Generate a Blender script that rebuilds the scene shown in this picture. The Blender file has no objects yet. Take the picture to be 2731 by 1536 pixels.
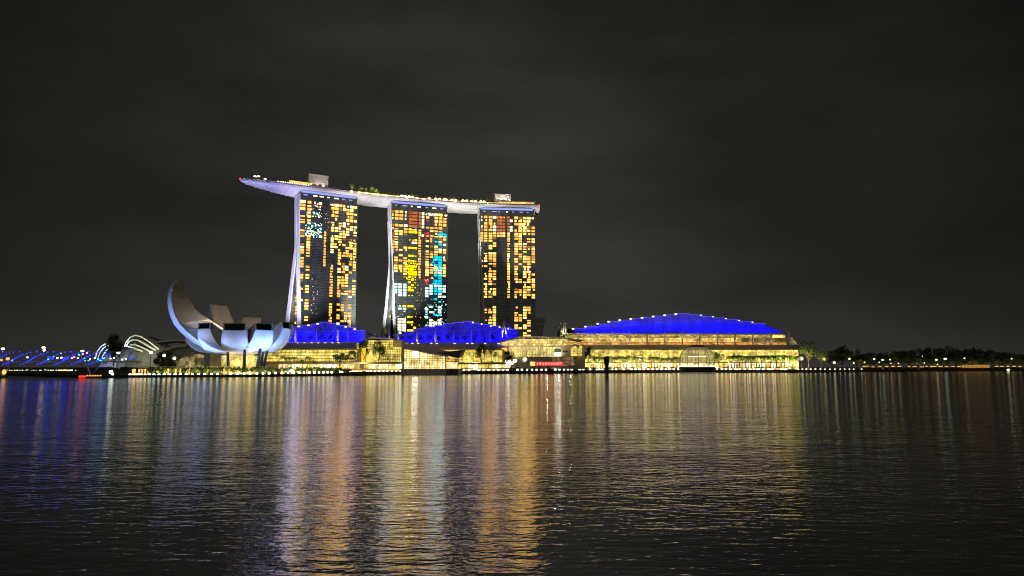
import bpy, math, random
import numpy as np
from mathutils import Vector, Matrix
R = math.radians
rnd = random.Random(7)
S = bpy.context.scene
COL = S.collection

# ------------------------------------------------------------------ camera
CAMH, PITCH, FPX, CX, CY = 6.5, R(6.107), 1972.0, 1365.5, 768.0
cd = bpy.data.cameras.new('camera'); cam = bpy.data.objects.new('camera', cd); COL.objects.link(cam)
cam.location = (0, 0, CAMH); cam.rotation_euler = (R(90) + PITCH, 0, 0)
cd.sensor_width = 36; cd.lens = 36 * FPX / 2731; cd.clip_start = 0.5; cd.clip_end = 30000
S.camera = cam

# ------------------------------------------------------------------ world: night sky lit by the city
W = bpy.data.worlds.new('World'); S.world = W; W.use_nodes = True
nt = W.node_tree; nt.nodes.clear()
N = nt.nodes.new; L = nt.links.new
wo = N('ShaderNodeOutputWorld'); tc = N('ShaderNodeTexCoord')
vd = N('ShaderNodeVectorMath'); vd.operation = 'DOT_PRODUCT'
g = Vector((-0.03, 1, 0.16)).normalized(); vd.inputs[1].default_value = g
L(tc.outputs['Generated'], vd.inputs[0])
mx = N('ShaderNodeMath'); mx.operation = 'MAXIMUM'; mx.inputs[1].default_value = 0.02; L(vd.outputs['Value'], mx.inputs[0])
pw = N('ShaderNodeMath'); pw.operation = 'POWER'; pw.inputs[1].default_value = 8.0; L(mx.outputs[0], pw.inputs[0])
mp = N('ShaderNodeMapping'); mp.inputs['Scale'].default_value = (1.6, 1.6, 5.0); mp.inputs['Rotation'].default_value = (0, R(-12), 0)
L(tc.outputs['Generated'], mp.inputs[0])
nz = N('ShaderNodeTexNoise'); nz.inputs['Scale'].default_value = 1.9; nz.inputs['Detail'].default_value = 5; nz.inputs['Roughness'].default_value = .5
L(mp.outputs[0], nz.inputs['Vector'])
cr = N('ShaderNodeMapRange'); cr.inputs[1].default_value = .3; cr.inputs[2].default_value = .72; cr.inputs[3].default_value = .66; cr.inputs[4].default_value = 1.30
L(nz.outputs['Fac'], cr.inputs[0])
ma = N('ShaderNodeMath'); ma.operation = 'MULTIPLY_ADD'; ma.inputs[1].default_value = .0245; ma.inputs[2].default_value = .0052; L(pw.outputs[0], ma.inputs[0])
mm = N('ShaderNodeMath'); mm.operation = 'MULTIPLY'; L(ma.outputs[0], mm.inputs[0]); L(cr.outputs[0], mm.inputs[1])
vb = N('ShaderNodeVectorMath'); vb.operation = 'DOT_PRODUCT'; vb.inputs[1].default_value = Vector((0, -1, .12)).normalized(); L(tc.outputs['Generated'], vb.inputs[0])
mb_ = N('ShaderNodeMath'); mb_.operation = 'MAXIMUM'; mb_.inputs[1].default_value = 0.0; L(vb.outputs['Value'], mb_.inputs[0])
pb = N('ShaderNodeMath'); pb.operation = 'POWER'; pb.inputs[1].default_value = 5.0; L(mb_.outputs[0], pb.inputs[0])
sz = N('ShaderNodeSeparateXYZ'); L(tc.outputs['Generated'], sz.inputs[0])
h1 = N('ShaderNodeMath'); h1.operation = 'SUBTRACT'; h1.inputs[0].default_value = 1; L(sz.outputs['Z'], h1.inputs[1])
h2 = N('ShaderNodeMath'); h2.operation = 'POWER'; h2.inputs[1].default_value = 13; L(h1.outputs[0], h2.inputs[0])
h3 = N('ShaderNodeMath'); h3.operation = 'MULTIPLY_ADD'; h3.inputs[1].default_value = .017; L(h2.outputs[0], h3.inputs[0]); L(mm.outputs[0], h3.inputs[2]); mm = h3
mk_ = N('ShaderNodeMath'); mk_.operation = 'MULTIPLY_ADD'; mk_.inputs[1].default_value = .10; L(pb.outputs[0], mk_.inputs[0]); L(mm.outputs[0], mk_.inputs[2]); mm = mk_
bg = N('ShaderNodeBackground'); bg.inputs['Color'].default_value = (1.0, .98, .89, 1); L(mm.outputs[0], bg.inputs['Strength'])
sk = N('ShaderNodeTexSky'); sk.sky_type = 'NISHITA'; sk.sun_disc = False; sk.sun_elevation = R(-8); sk.sun_rotation = R(180)
bg2 = N('ShaderNodeBackground'); bg2.inputs['Strength'].default_value = .02; L(sk.outputs[0], bg2.inputs['Color'])
ad = N('ShaderNodeAddShader'); L(bg.outputs[0], ad.inputs[0]); L(bg2.outputs[0], ad.inputs[1]); L(ad.outputs[0], wo.inputs['Surface'])

# soft glow of the city behind the photographer
sl = bpy.data.lights.new('city_glow', 'SUN'); sl.energy = .13; sl.angle = R(40); sl.color = (1, .88, .72)
so = bpy.data.objects.new('city_glow', sl); COL.objects.link(so)
so.rotation_euler = Vector((0.25, 1, -.42)).to_track_quat('-Z', 'Y').to_euler()

S.view_settings.view_transform = 'Standard'; S.view_settings.look = 'None'
S.view_settings.exposure = 0; S.view_settings.gamma = 1
S.render.engine = 'CYCLES'
cy = S.cycles
cy.use_denoising = True; cy.filter_width = 1.05; cy.max_bounces = 6; cy.diffuse_bounces = 2; cy.glossy_bounces = 3; cy.transparent_max_bounces = 16
cy.sample_clamp_indirect = 8; cy.caustics_reflective = False; cy.caustics_refractive = False

# ------------------------------------------------------------------ helpers
def ray(px, py):
    u, v = px - CX, CY - py
    return Vector((u, FPX * math.cos(PITCH) - v * math.sin(PITCH), FPX * math.sin(PITCH) + v * math.cos(PITCH)))
def at(px, py, Y):
    d = ray(px, py); return Vector((0, 0, CAMH)) + d * (Y / d.y)
def atz(px, py, z):
    d = ray(px, py); return Vector((0, 0, CAMH)) + d * ((z - CAMH) / d.z)
def xof(px, Y, z=6.5):
    v = FPX * math.tan(math.atan((z - CAMH) / Y) - PITCH)
    return (px - CX) * Y / (FPX * math.cos(PITCH) - v * math.sin(PITCH))
def zof(py, Y): return at(CX, py, Y).z
def toimg(P):
    x, y, z = P[0], P[1], P[2] - CAMH
    c, s = math.cos(PITCH), math.sin(PITCH)
    dep = y * c + z * s; up = -y * s + z * c
    return CX + FPX * x / dep, CY - FPX * up / dep
class Frame:
    def __init__(f, P, Q):
        f.P = Vector((P[0], P[1])); a = Vector((Q[0] - P[0], Q[1] - P[1])); f.len = a.length; f.a = a.normalized(); f.n = Vector((-f.a.y, f.a.x))
    def w(f, s, u, z): q = f.P + f.a * s + f.n * u; return Vector((q.x, q.y, z))
    def px(f, px, py, u=0):
        d = ray(px, py); P0 = f.P + f.n * u
        t = (P0.dot(f.n)) / (Vector((d.x, d.y)).dot(f.n))
        q = Vector((d.x, d.y)) * t
        return (q - P0).dot(f.a), CAMH + d.z * t
    def ang(f): return math.atan2(f.a.y, f.a.x)

ORG = {}
class MB:
    def __init__(m): m.v = []; m.f = []
    def add(m, vs, fs):
        b = len(m.v); m.v.extend(Vector(x) for x in vs); m.f.extend(tuple(b + i for i in f) for f in fs); return m
    def quad(m, a, b, c, d): return m.add((a, b, c, d), ((0, 1, 2, 3),))
    def poly(m, vs): return m.add(vs, (tuple(range(len(vs))),))
    def box(m, lo, hi):
        (x0, y0, z0), (x1, y1, z1) = lo, hi
        return m.add([(x0, y0, z0), (x1, y0, z0), (x1, y1, z0), (x0, y1, z0), (x0, y0, z1), (x1, y0, z1), (x1, y1, z1), (x0, y1, z1)],
                     [(0, 3, 2, 1), (4, 5, 6, 7), (0, 1, 5, 4), (1, 2, 6, 5), (2, 3, 7, 6), (3, 0, 4, 7)])
    def fbox(m, fr, s0, s1, u0, u1, z0, z1):
        c = [fr.w(s, u, z) for z in (z0, z1) for s, u in ((s0, u0), (s1, u0), (s1, u1), (s0, u1))]
        return m.add(c, [(0, 3, 2, 1), (4, 5, 6, 7), (0, 1, 5, 4), (1, 2, 6, 5), (2, 3, 7, 6), (3, 0, 4, 7)])
    def prism(m, pts, off):
        n = len(pts); off = Vector(off); a = [Vector(p) for p in pts]; b = [p + off for p in a]
        return m.add(a + b, [tuple(range(n - 1, -1, -1)), tuple(range(n, 2 * n))] + [(i, (i + 1) % n, n + (i + 1) % n, n + i) for i in range(n)])
    def loft(m, rings, closed=True, caps=True):
        b = len(m.v); n = len(rings[0])
        for r in rings: m.v.extend(Vector(p) for p in r)
        for k in range(len(rings) - 1):
            for i in range(n if closed else n - 1):
                j = (i + 1) % n
                m.f.append((b + k * n + i, b + k * n + j, b + (k + 1) * n + j, b + (k + 1) * n + i))
        if caps and closed:
            m.f.append(tuple(b + i for i in range(n - 1, -1, -1))); m.f.append(tuple(b + (len(rings) - 1) * n + i for i in range(n)))
        return m
    def tube(m, pts, r, n=6, caps=True):
        pts = [Vector(p) for p in pts]; rings = []
        rr = r if isinstance(r, (list, tuple)) else [r] * len(pts)
        for i, p in enumerate(pts):
            t = (pts[min(i + 1, len(pts) - 1)] - pts[max(i - 1, 0)]).normalized()
            h = Vector((0, 0, 1)) if abs(t.z) < .9 else Vector((0, 1, 0))
            x = t.cross(h).normalized(); y = x.cross(t)
            rings.append([p + (x * math.cos(2 * math.pi * k / n) + y * math.sin(2 * math.pi * k / n)) * rr[i] for k in range(n)])
        return m.loft(rings, True, caps)
    def ball(m, c, r, seg=10, rings=6, sc=(1, 1, 1)):
        c = Vector(c); rs = []
        for k in range(1, rings):
            a = math.pi * k / rings - math.pi / 2
            rs.append([c + Vector((math.cos(a) * math.cos(2 * math.pi * i / seg) * r * sc[0], math.cos(a) * math.sin(2 * math.pi * i / seg) * r * sc[1], math.sin(a) * r * sc[2])) for i in range(seg)])
        return m.loft(rs)
    def build(m, name, mat, parent=None, loc=None, smooth=False):
        o0 = ORG[parent.name] if parent is not None else Vector(loc or (0, 0, 0))
        me = bpy.data.meshes.new(name); me.from_pydata([tuple(p - o0) for p in m.v], [], m.f)
        me.materials.append(mat)
        if smooth: me.polygons.foreach_set('use_smooth', [True] * len(me.polygons))
        me.update()
        o = bpy.data.objects.new(name, me); COL.objects.link(o)
        if parent is not None: o.parent = parent
        else: o.location = o0
        ORG[o.name] = o0.copy()
        return o
def tag(o, label=None, cat=None, group=None, kind=None):
    if label: o['label'] = label
    if cat: o['category'] = cat
    if group: o['group'] = group
    if kind: o['kind'] = kind
    return o
def thing(name, label, cat, loc, group=None):
    o = bpy.data.objects.new(name, None); COL.objects.link(o); o.location = loc; o.empty_display_size = .5
    ORG[o.name] = Vector(loc); return tag(o, label, cat, group)
def dup(o, loc=None, rz=None, sc=None, label=None, group=None, parent=None):
    c = o.copy(); COL.objects.link(c)
    if parent is not None: c.parent = parent
    if loc is not None: c.location = loc
    if rz is not None: c.rotation_euler = (0, 0, rz)
    if sc is not None: c.scale = sc if hasattr(sc, '__len__') else (sc, sc, sc)
    if label: c['label'] = label
    if group: c['group'] = group
    for ch in list(o.children): dup(ch, parent=c)
    return c

# ------------------------------------------------------------------ materials
def newmat(name):
    m = bpy.data.materials.new(name); m.use_nodes = True; return m, m.node_tree, m.node_tree.nodes['Principled BSDF']
def mat(name, c, rough=.6, metal=0, var=.25, scale=.4, spec=.5, stretch=(1, 1, 1)):
    m, t, b = newmat(name); b.inputs['Roughness'].default_value = rough; b.inputs['Metallic'].default_value = metal
    b.inputs['Specular IOR Level'].default_value = spec
    g = t.nodes.new('ShaderNodeNewGeometry'); mp = t.nodes.new('ShaderNodeMapping'); mp.inputs['Scale'].default_value = stretch
    n = t.nodes.new('ShaderNodeTexNoise'); n.inputs['Scale'].default_value = scale; n.inputs['Detail'].default_value = 4
    r = t.nodes.new('ShaderNodeMapRange'); r.inputs[1].default_value = .3; r.inputs[2].default_value = .7; r.inputs[3].default_value = 1 - var; r.inputs[4].default_value = 1 + var
    x = t.nodes.new('ShaderNodeVectorMath'); x.operation = 'SCALE'; x.inputs[0].default_value = c
    t.links.new(g.outputs['Position'], mp.inputs[0]); t.links.new(mp.outputs[0], n.inputs['Vector']); t.links.new(n.outputs['Fac'], r.inputs[0]); t.links.new(r.outputs[0], x.inputs['Scale'])
    t.links.new(x.outputs[0], b.inputs['Base Color'])
    return m
def emit(name, c, s, var=0, scale=.8, c2=None, stretch=(1, 1, 1)):
    m = bpy.data.materials.new(name); m.use_nodes = True; t = m.node_tree; t.nodes.clear()
    o = t.nodes.new('ShaderNodeOutputMaterial'); e = t.nodes.new('ShaderNodeEmission'); e.inputs['Color'].default_value = (*c, 1); e.inputs['Strength'].default_value = s
    t.links.new(e.outputs[0], o.inputs[0])
    if var or c2:
        g = t.nodes.new('ShaderNodeNewGeometry'); mp = t.nodes.new('ShaderNodeMapping'); mp.inputs['Scale'].default_value = stretch
        n = t.nodes.new('ShaderNodeTexNoise'); n.inputs['Scale'].default_value = scale; n.inputs['Detail'].default_value = 3
        t.links.new(g.outputs['Position'], mp.inputs[0]); t.links.new(mp.outputs[0], n.inputs['Vector'])
        r = t.nodes.new('ShaderNodeMapRange'); r.inputs[1].default_value = .32; r.inputs[2].default_value = .68; r.inputs[3].default_value = s * (1 - var); r.inputs[4].default_value = s * (1 + var)
        n3 = t.nodes.new('ShaderNodeTexNoise'); n3.inputs['Scale'].default_value = scale * .21; n3.inputs['Detail'].default_value = 1; t.links.new(mp.outputs[0], n3.inputs['Vector'])
        ax = t.nodes.new('ShaderNodeMix'); ax.inputs[0].default_value = .42; t.links.new(n.outputs['Fac'], ax.inputs[2]); t.links.new(n3.outputs['Fac'], ax.inputs[3])
        t.links.new(ax.outputs[0], r.inputs[0]); t.links.new(r.outputs[0], e.inputs['Strength'])
        if c2:
            k = t.nodes.new('ShaderNodeValToRGB'); k.color_ramp.elements[0].position = .38; k.color_ramp.elements[1].position = .6
            k.color_ramp.elements[0].color = (*c2, 1); k.color_ramp.elements[1].color = (*c, 1)
            t.links.new(n.outputs['Color'], k.inputs[0]); t.links.new(k.outputs[0], e.inputs['Color'])
    return m
def shop_mat(name, cols, s, cell=(1.2, 1, 1.6), seam=True):
    """a lit interior seen through glass: cells of different warm light"""
    m = bpy.data.materials.new(name); m.use_nodes = True; t = m.node_tree; t.nodes.clear()
    o = t.nodes.new('ShaderNodeOutputMaterial'); e = t.nodes.new('ShaderNodeEmission'); t.links.new(e.outputs[0], o.inputs[0])
    g = t.nodes.new('ShaderNodeNewGeometry'); mp = t.nodes.new('ShaderNodeMapping'); mp.inputs['Scale'].default_value = [1 / c for c in cell]
    t.links.new(g.outputs['Position'], mp.inputs[0])
    v = t.nodes.new('ShaderNodeTexVoronoi'); v.distance = 'CHEBYCHEV'; v.inputs['Scale'].default_value = 1; v.inputs['Randomness'].default_value = .45
    t.links.new(mp.outputs[0], v.inputs['Vector'])
    sp = t.nodes.new('ShaderNodeSeparateColor'); t.links.new(v.outputs['Color'], sp.inputs[0])
    k = t.nodes.new('ShaderNodeValToRGB'); k.color_ramp.interpolation = 'LINEAR'
    while len(k.color_ramp.elements) < len(cols): k.color_ramp.elements.new(.5)
    for i, c in enumerate(cols): k.color_ramp.elements[i].position = i / (len(cols) - 1); k.color_ramp.elements[i].color = (*c, 1)
    t.links.new(sp.outputs[0], k.inputs[0])
    n = t.nodes.new('ShaderNodeTexNoise'); n.inputs['Scale'].default_value = .16; n.inputs['Detail'].default_value = 4; t.links.new(g.outputs['Position'], n.inputs['Vector'])
    r = t.nodes.new('ShaderNodeMapRange'); r.inputs[1].default_value = .32; r.inputs[2].default_value = .68; r.inputs[3].default_value = s * .40; r.inputs[4].default_value = s * 1.5
    t.links.new(n.outputs['Fac'], r.inputs[0]); t.links.new(k.outputs[0], e.inputs['Color']); t.links.new(r.outputs[0], e.inputs['Strength'])
    return m

M = {}
M['tower_glass'] = mat('tower_glass', (.20, .22, .20), .25, .75, .3, .25, .5, (1, 1, .3))
M['fin'] = mat('white_cladding', (.62, .62, .64), .5, 0, .08, .05)
M['hull'] = mat('hull_cladding', (.56, .55, .53), .45, 0, .05, .35, .5, (1, 1, 3))
M['deck'] = mat('deck_concrete', (.25, .22, .2), .8)
M['grey'] = mat('grey_concrete', (.33, .31, .28), .8, 0, .2, .3)
M['dark'] = mat('dark_metal', (.035, .035, .038), .5)
M['black'] = mat('black_paint', (.01, .01, .01), .6)
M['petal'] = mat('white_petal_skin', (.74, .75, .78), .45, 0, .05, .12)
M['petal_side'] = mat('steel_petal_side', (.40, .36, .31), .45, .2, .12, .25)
M['skylight'] = mat('skylight_glass', (.006, .007, .009), .4, 0, .25, .4, .15)
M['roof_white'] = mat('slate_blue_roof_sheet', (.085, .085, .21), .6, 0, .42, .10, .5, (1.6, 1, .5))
M['visor'] = mat('grey_canopy_sheet', (.50, .46, .36), .6, 0, .12, .1)
M['seam'] = mat('dark_seam', (.05, .045, .04), .7)
M['mast'] = mat('cream_steel', (.78, .72, .58), .45, 0, .06)
M['cream'] = mat('cream_wall', (.55, .47, .35), .7, 0, .12)
M['mullion'] = mat('bronze_mullion', (.30, .21, .09), .5, .2)
M['trunk'] = mat('bark', (.10, .075, .05), .9, 0, .3, 2)
M['palm_trunk'] = mat('pale_palm_bark', (.22, .18, .12), .9, 0, .2, 2)
M['leaf'] = mat('tree_leaf', (.095, .135, .03), .6, 0, .55, .35)
M['leaf_dark'] = mat('dark_leaf', (.035, .05, .02), .7, 0, .5, .3)
M['palm_leaf'] = mat('palm_leaf', (.15, .22, .035), .55, 0, .4, .5)
M['paving'] = mat('stone_paving', (.16, .14, .11), .8, 0, .2, .2)
M['quay'] = mat('wet_quay_stone', (.055, .05, .042), .7, 0, .35, .5, .5, (.3, 1, 2))
M['earth'] = mat('land_cover', (.05, .055, .03), .95, 0, .3, .02)
M['steel'] = mat('stainless_steel', (.42, .41, .40), .35, .6, .1)
M['yellow'] = mat('yellow_sheet', (.75, .5, .06), .6)
# light-giving
WARM = (1.0, .60, .10)
M['W'] = emit('room_warm', (1.0, .56, .11), 2.1, .50, 1.0)
M['V'] = emit('room_warm_dim', (1.0, .50, .09), 1.3, .5, 1.0)
M['X'] = emit('room_warm_bright', (1.0, .62, .19), 3.2, .35, 1.0)
M['O'] = emit('room_amber', (1.0, .45, .075), 1.7, .5, 1.0)
M['b'] = emit('room_dim', (.55, .26, .055), .75, .4, 1.1)
M['B'] = emit('room_red_brown', (.62, .17, .055), .95, .55, .9)
M['Y'] = emit('room_cream', (1.0, .86, .52), 2.4, .25, 1.1)
M['C'] = emit('pale_cyan_light_and_reflection', (.60, .92, .80), 1.8, .45, 1.1)  # rooms and lamps, and painted city reflections in the tower glass
M['L'] = emit('yellow_light_and_reflection', (1.0, .72, .0), 1.9, .25, .7)  # mostly the painted yellow city reflection in the middle tower's glass
M['K'] = emit('blue_cyan_reflection', (.0, .42, .95), 1.7, .5, .5, (.0, .75, .9))  # painted blue city reflections in the tower glass
M['R'] = emit('room_red', (.9, .05, .06), 1.2, .3, .8)
M['lamp'] = emit('white_lamp', (1.0, .90, .62), 3.2)
M['lamp_roof'] = emit('roof_lamp_white', (1.0, .88, .80), 1.6)
M['lamp_gutter'] = emit('gutter_lamp_warm', (1.0, .80, .45), 1.6)
M['lamp_far'] = emit('far_lamp', (1.0, .86, .5), 1.8)
M['lamp_cool'] = emit('cool_lamp', (.80, 1.0, .80), 3.2)
M['lamp_warm'] = emit('warm_lamp', (1.0, .66, .26), 7)
M['lamp_gold'] = emit('gold_lamp', (1.0, .50, .10), 1.6, .3)
M['blue_led'] = emit('blue_led', (.008, .02, 1.0), 4.5)
M['blue_edge'] = emit('violet_edge_led', (.14, .10, 1.0), 1.0)
M['cove'] = emit('cove_blue', (.36, .42, .95), 1.0)
M['red_led'] = emit('red_led', (1.0, .03, .03), 2.5)
M['pink_led'] = emit('pink_led', (1.0, .35, .65), 2.5)
M['cyan_led'] = emit('cyan_led', (.05, .8, 1.0), 3)
M['shop'] = shop_mat('lit_gallery', [(.55, .40, .07), (.85, .64, .12), (1.0, .77, .17), (.95, .70, .13), (1.0, .85, .28)], 1.12, (2.6, 2, 3.2))
M['shop_orange'] = shop_mat('lit_gallery_orange', [(.35, .20, .05), (.90, .50, .09), (1.0, .68, .17), (1.0, .80, .3), (.8, .42, .08)], 1.25, (2.2, 1, 1.1))
M['shop_front'] = shop_mat('lit_pavilion_glass', [(.8, .55, .14), (1.0, .80, .28), (1.0, .88, .45)], 1.35, (3, 2, 4))
M['shop_bright'] = shop_mat('lit_shopfront', [(.9, .55, .15), (1.0, .82, .45), (1.0, .9, .62), (.7, .45, .12), (1.0, .78, .35)], 1.6, (3.0, 1, 3))
M['screen'] = emit('bright_screen', (1.0, .95, .75), 9)
M['red_board'] = emit('red_billboard', (1.0, .06, .04), 1.1, .25, .4)
M['pale_mark'] = emit('pale_mark', (1.0, .55, .50), 1.1)

# ------------------------------------------------------------------ lamps that light things
def spot(loc, tgt, power, color, ang=70, blend=.6, rad=.3, name='floodlight'):
    l = bpy.data.lights.new(name, 'SPOT'); l.energy = power; l.color = color; l.spot_size = R(ang); l.spot_blend = blend; l.shadow_soft_size = rad
    o = bpy.data.objects.new(name, l); COL.objects.link(o); o.location = loc
    o.rotation_euler = (Vector(tgt) - Vector(loc)).to_track_quat('-Z', 'Y').to_euler(); return o

# ------------------------------------------------------------------ shoreline, water, land
SH = [(262, 458, 1.3), (420, 478, 1.3), (600, 494, 1.3), (760, 522, 1.3), (880, 556, 1.3), (940, 582, 2.6), (1074, 648, 2.6), (1230, 700, 2.6), (1400, 765, 2.7), (1600, 830, 3.0),
      (1816, 876, 3.0), (2000, 893, 3.0), (2150, 905, 2.8), (2300, 1010, 2.4), (2500, 1150, 2.2), (2731, 1230, 2.2), (3400, 1500, 2.2)]
SPX = [p[0] for p in SH]
def shoreY(px): return float(np.interp(px, SPX, [p[1] for p in SH]))
def shoreZ(px): return float(np.interp(px, SPX, [p[2] for p in SH]))
def shore(px, back=0, z=None):
    Y = shoreY(px) + back; return Vector((xof(px, Y), Y, shoreZ(px) if z is None else z))

def water_material():
    m, t, b = newmat('bay_water')
    b.inputs['Base Color'].default_value = (.004, .005, .005, 1); b.inputs['Roughness'].default_value = .07; b.inputs['IOR'].default_value = 2.7
    g = t.nodes.new('ShaderNodeNewGeometry')
    # calmer water in the lee of the far quay, plus wind patches
    sx = t.nodes.new('ShaderNodeSeparateXYZ'); t.links.new(g.outputs['Position'], sx.inputs[0])
    lee = t.nodes.new('ShaderNodeMapRange'); lee.inputs[1].default_value = 70; lee.inputs[2].default_value = 330; lee.inputs[3].default_value = 1.0; lee.inputs[4].default_value = .75; t.links.new(sx.outputs['Y'], lee.inputs[0])
    mpw = t.nodes.new('ShaderNodeMapping'); mpw.inputs['Scale'].default_value = (.006, .02, 1); t.links.new(g.outputs['Position'], mpw.inputs[0])
    nw = t.nodes.new('ShaderNodeTexNoise'); nw.inputs['Scale'].default_value = 1; nw.inputs['Detail'].default_value = 2; t.links.new(mpw.outputs[0], nw.inputs['Vector'])
    wr = t.nodes.new('ShaderNodeMapRange'); wr.inputs[1].default_value = .35; wr.inputs[2].default_value = .65; wr.inputs[3].default_value = .65; wr.inputs[4].default_value = 1.2; t.links.new(nw.outputs['Fac'], wr.inputs[0])
    amp = t.nodes.new('ShaderNodeMath'); amp.operation = 'MULTIPLY'; t.links.new(lee.outputs[0], amp.inputs[0]); t.links.new(wr.outputs[0], amp.inputs[1])
    prev = None
    for sc, st, d in (((.045, .12, 1), 1.0, .08), ((.11, .30, 1), 1.0, .07), ((.32, .75, 1), 1.0, .052), ((1.0, 2.0, 1), 1.0, .058), ((2.8, 6.0, 1), 1.0, .009)):
        mp = t.nodes.new('ShaderNodeMapping'); mp.inputs['Scale'].default_value = sc; mp.inputs['Rotation'].default_value = (0, 0, R({.08: 9, .07: -8, .052: -14, .058: 7, .009: -5}[d]))
        t.links.new(g.outputs['Position'], mp.inputs[0])
        n = t.nodes.new('ShaderNodeTexNoise'); n.inputs['Scale'].default_value = 1; n.inputs['Detail'].default_value = 2; n.inputs['Roughness'].default_value = .5
        t.links.new(mp.outputs[0], n.inputs['Vector'])
        bp = t.nodes.new('ShaderNodeBump'); bp.inputs['Strength'].default_value = st; bp.inputs['Distance'].default_value = d
        sm = t.nodes.new('ShaderNodeMath'); sm.operation = 'MULTIPLY'; sm.inputs[1].default_value = d; t.links.new(amp.outputs[0], sm.inputs[0]); t.links.new(sm.outputs[0], bp.inputs['Distance'])
        t.links.new(n.outputs['Fac'], bp.inputs['Height'])
        if prev: t.links.new(prev.outputs[0], bp.inputs['Normal'])
        prev = bp
    t.links.new(prev.outputs[0], b.inputs['Normal'])
    b.inputs['Specular IOR Level'].default_value = 0
    fr = t.nodes.new('ShaderNodeFresnel'); fr.inputs['IOR'].default_value = 2.7; t.links.new(prev.outputs[0], fr.inputs['Normal'])
    fm = t.nodes.new('ShaderNodeMath'); fm.operation = 'MULTIPLY'; fm.use_clamp = True; fm.inputs[1].default_value = 1.8; t.links.new(fr.outputs[0], fm.inputs[0])
    gl = t.nodes.new('ShaderNodeBsdfGlossy'); gl.inputs['Roughness'].default_value = .08; t.links.new(prev.outputs[0], gl.inputs['Normal'])
    mx = t.nodes.new('ShaderNodeMixShader'); t.links.new(fm.outputs[0], mx.inputs[0]); t.links.new(b.outputs[0], mx.inputs[1]); t.links.new(gl.outputs[0], mx.inputs[2])
    t.links.new(mx.outputs[0], t.nodes['Material Output'].inputs[0])
    return m
M['water'] = water_material()
w = MB(); w.quad((-6000, -300, 0), (6000, -300, 0), (6000, 9000, 0), (-6000, 9000, 0))
tag(w.build('water', M['water']), kind='structure')

pts = [shore(p[0]) for p in SH]
m = MB(); lip = 1.2
edge = [Vector((x.x, x.y, x.z)) for x in pts]
inner = [shore(p[0], 22) for p in SH]
corner = Vector((xof(262, 458), 458, 1.3))
back_l = [Vector((corner.x - 25, 900, 1.6)), Vector((-2600, 960, 1.6))]
for i in range(len(edge) - 1):
    m.quad(edge[i], edge[i + 1], inner[i + 1], inner[i])
tag(m.build('promenade', M['paving']), kind='structure')
m = MB()
far = 8500
for i in range(len(edge) - 1):
    a, b = inner[i], inner[i + 1]
    m.quad(a, b, Vector((b.x * far / b.y, far, 3)), Vector((a.x * far / a.y, far, 3)))
a = edge[0]; a2 = inner[0]
m.poly([a, a2, Vector((a2.x * far / a2.y, far, 3)), Vector((-9000, far, 3)), Vector((-9000, 960, 1.6)), back_l[0]])
tag(m.build('ground', M['earth']), kind='structure')
m = MB(); e2 = [back_l[0]] + edge
e2 = [Vector((-9000, 960, 1.6))] + e2
for i in range(len(e2) - 1):
    a, b = e2[i], e2[i + 1]; o = Vector((0, 0, 0))
    m.quad(Vector((a.x, a.y - .02, -1.5)), Vector((b.x, b.y - .02, -1.5)), b, a)
    # coping stone
    if i > 1:
        t = (b - a).normalized(); nn = Vector((-t.y, t.x, 0))
        m.prism([a - nn * .5 + Vector((0, 0, -.5)), b - nn * .5 + Vector((0, 0, -.5)), b - nn * .5 + Vector((0, 0, .25)), a - nn * .5 + Vector((0, 0, .25))], nn * 1.0)
tag(m.build('quay', M['quay']), kind='structure')

# ------------------------------------------------------------------ roof park on the three towers
RIMPX = [(640, 479), (685, 481), (734, 485.5), (783, 493), (848, 503), (946, 514.5), (1039, 523), (1105, 530.5), (1191, 538), (1276, 543), (1362, 545.5), (1435, 547.5)]
ZR = 200.0
_r = [atz(a, b, ZR) for a, b in RIMPX]
_c = np.polyfit([a for a, b in RIMPX], [p.y for p in _r], 4)
def rimY(px): return float(np.polyval(_c, px))
def rim(px): Y = rimY(px); return Vector((xof(px, Y, ZR), Y, ZR))
def rim_n(px):
    t = rim(px + 4) - rim(px - 4); t.normalize(); return Vector((-t.y, t.x, 0))
def prof(px):
    k = min(1, max(0, (px - 640) / 165)); e = min(1, max(0, (1441 - px) / 12))
    Wd = 38 * (k ** .62) * (.82 + .18 * e ** .5) + .4; D = 7.4 * (.10 + .90 * k ** .42) * (.80 + .20 * e ** .5)
    return Wd, D
park = thing('roof_park', 'long boat-shaped roof garden deck lying across the tops of three hotel towers', 'roof garden', rim(1040))
HP = [(0, 0), (.004, -.22), (.03, -.5), (.10, -.78), (.24, -.94), (.5, -1), (.76, -.94), (.90, -.78), (.97, -.5), (.996, -.22), (1, 0)]
stations = [640.3, 643, 648, 656, 668, 684, 702, 722, 745, 770, 800] + list(range(830, 1421, 22)) + [1428, 1434, 1438, 1440.5]
m = MB(); rings = []
for px in stations:
    P, n = rim(px), rim_n(px); Wd, D = prof(px)
    rings.append([P + n * (u * Wd) + Vector((0, 0, z * D)) for u, z in HP])
m.loft(rings, closed=False)
for r in (rings[0], rings[-1]): m.poly(r)
m.build('hull', M['hull'], park, smooth=True)
m = MB()
for i in range(len(rings) - 1):
    z = Vector((0, 0, -.05)); m.quad(rings[i][0] + z, rings[i + 1][0] + z, rings[i + 1][-1] + z, rings[i][-1] + z)
m.build('deck', M['deck'], park)
m = MB()   # parapet
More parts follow.
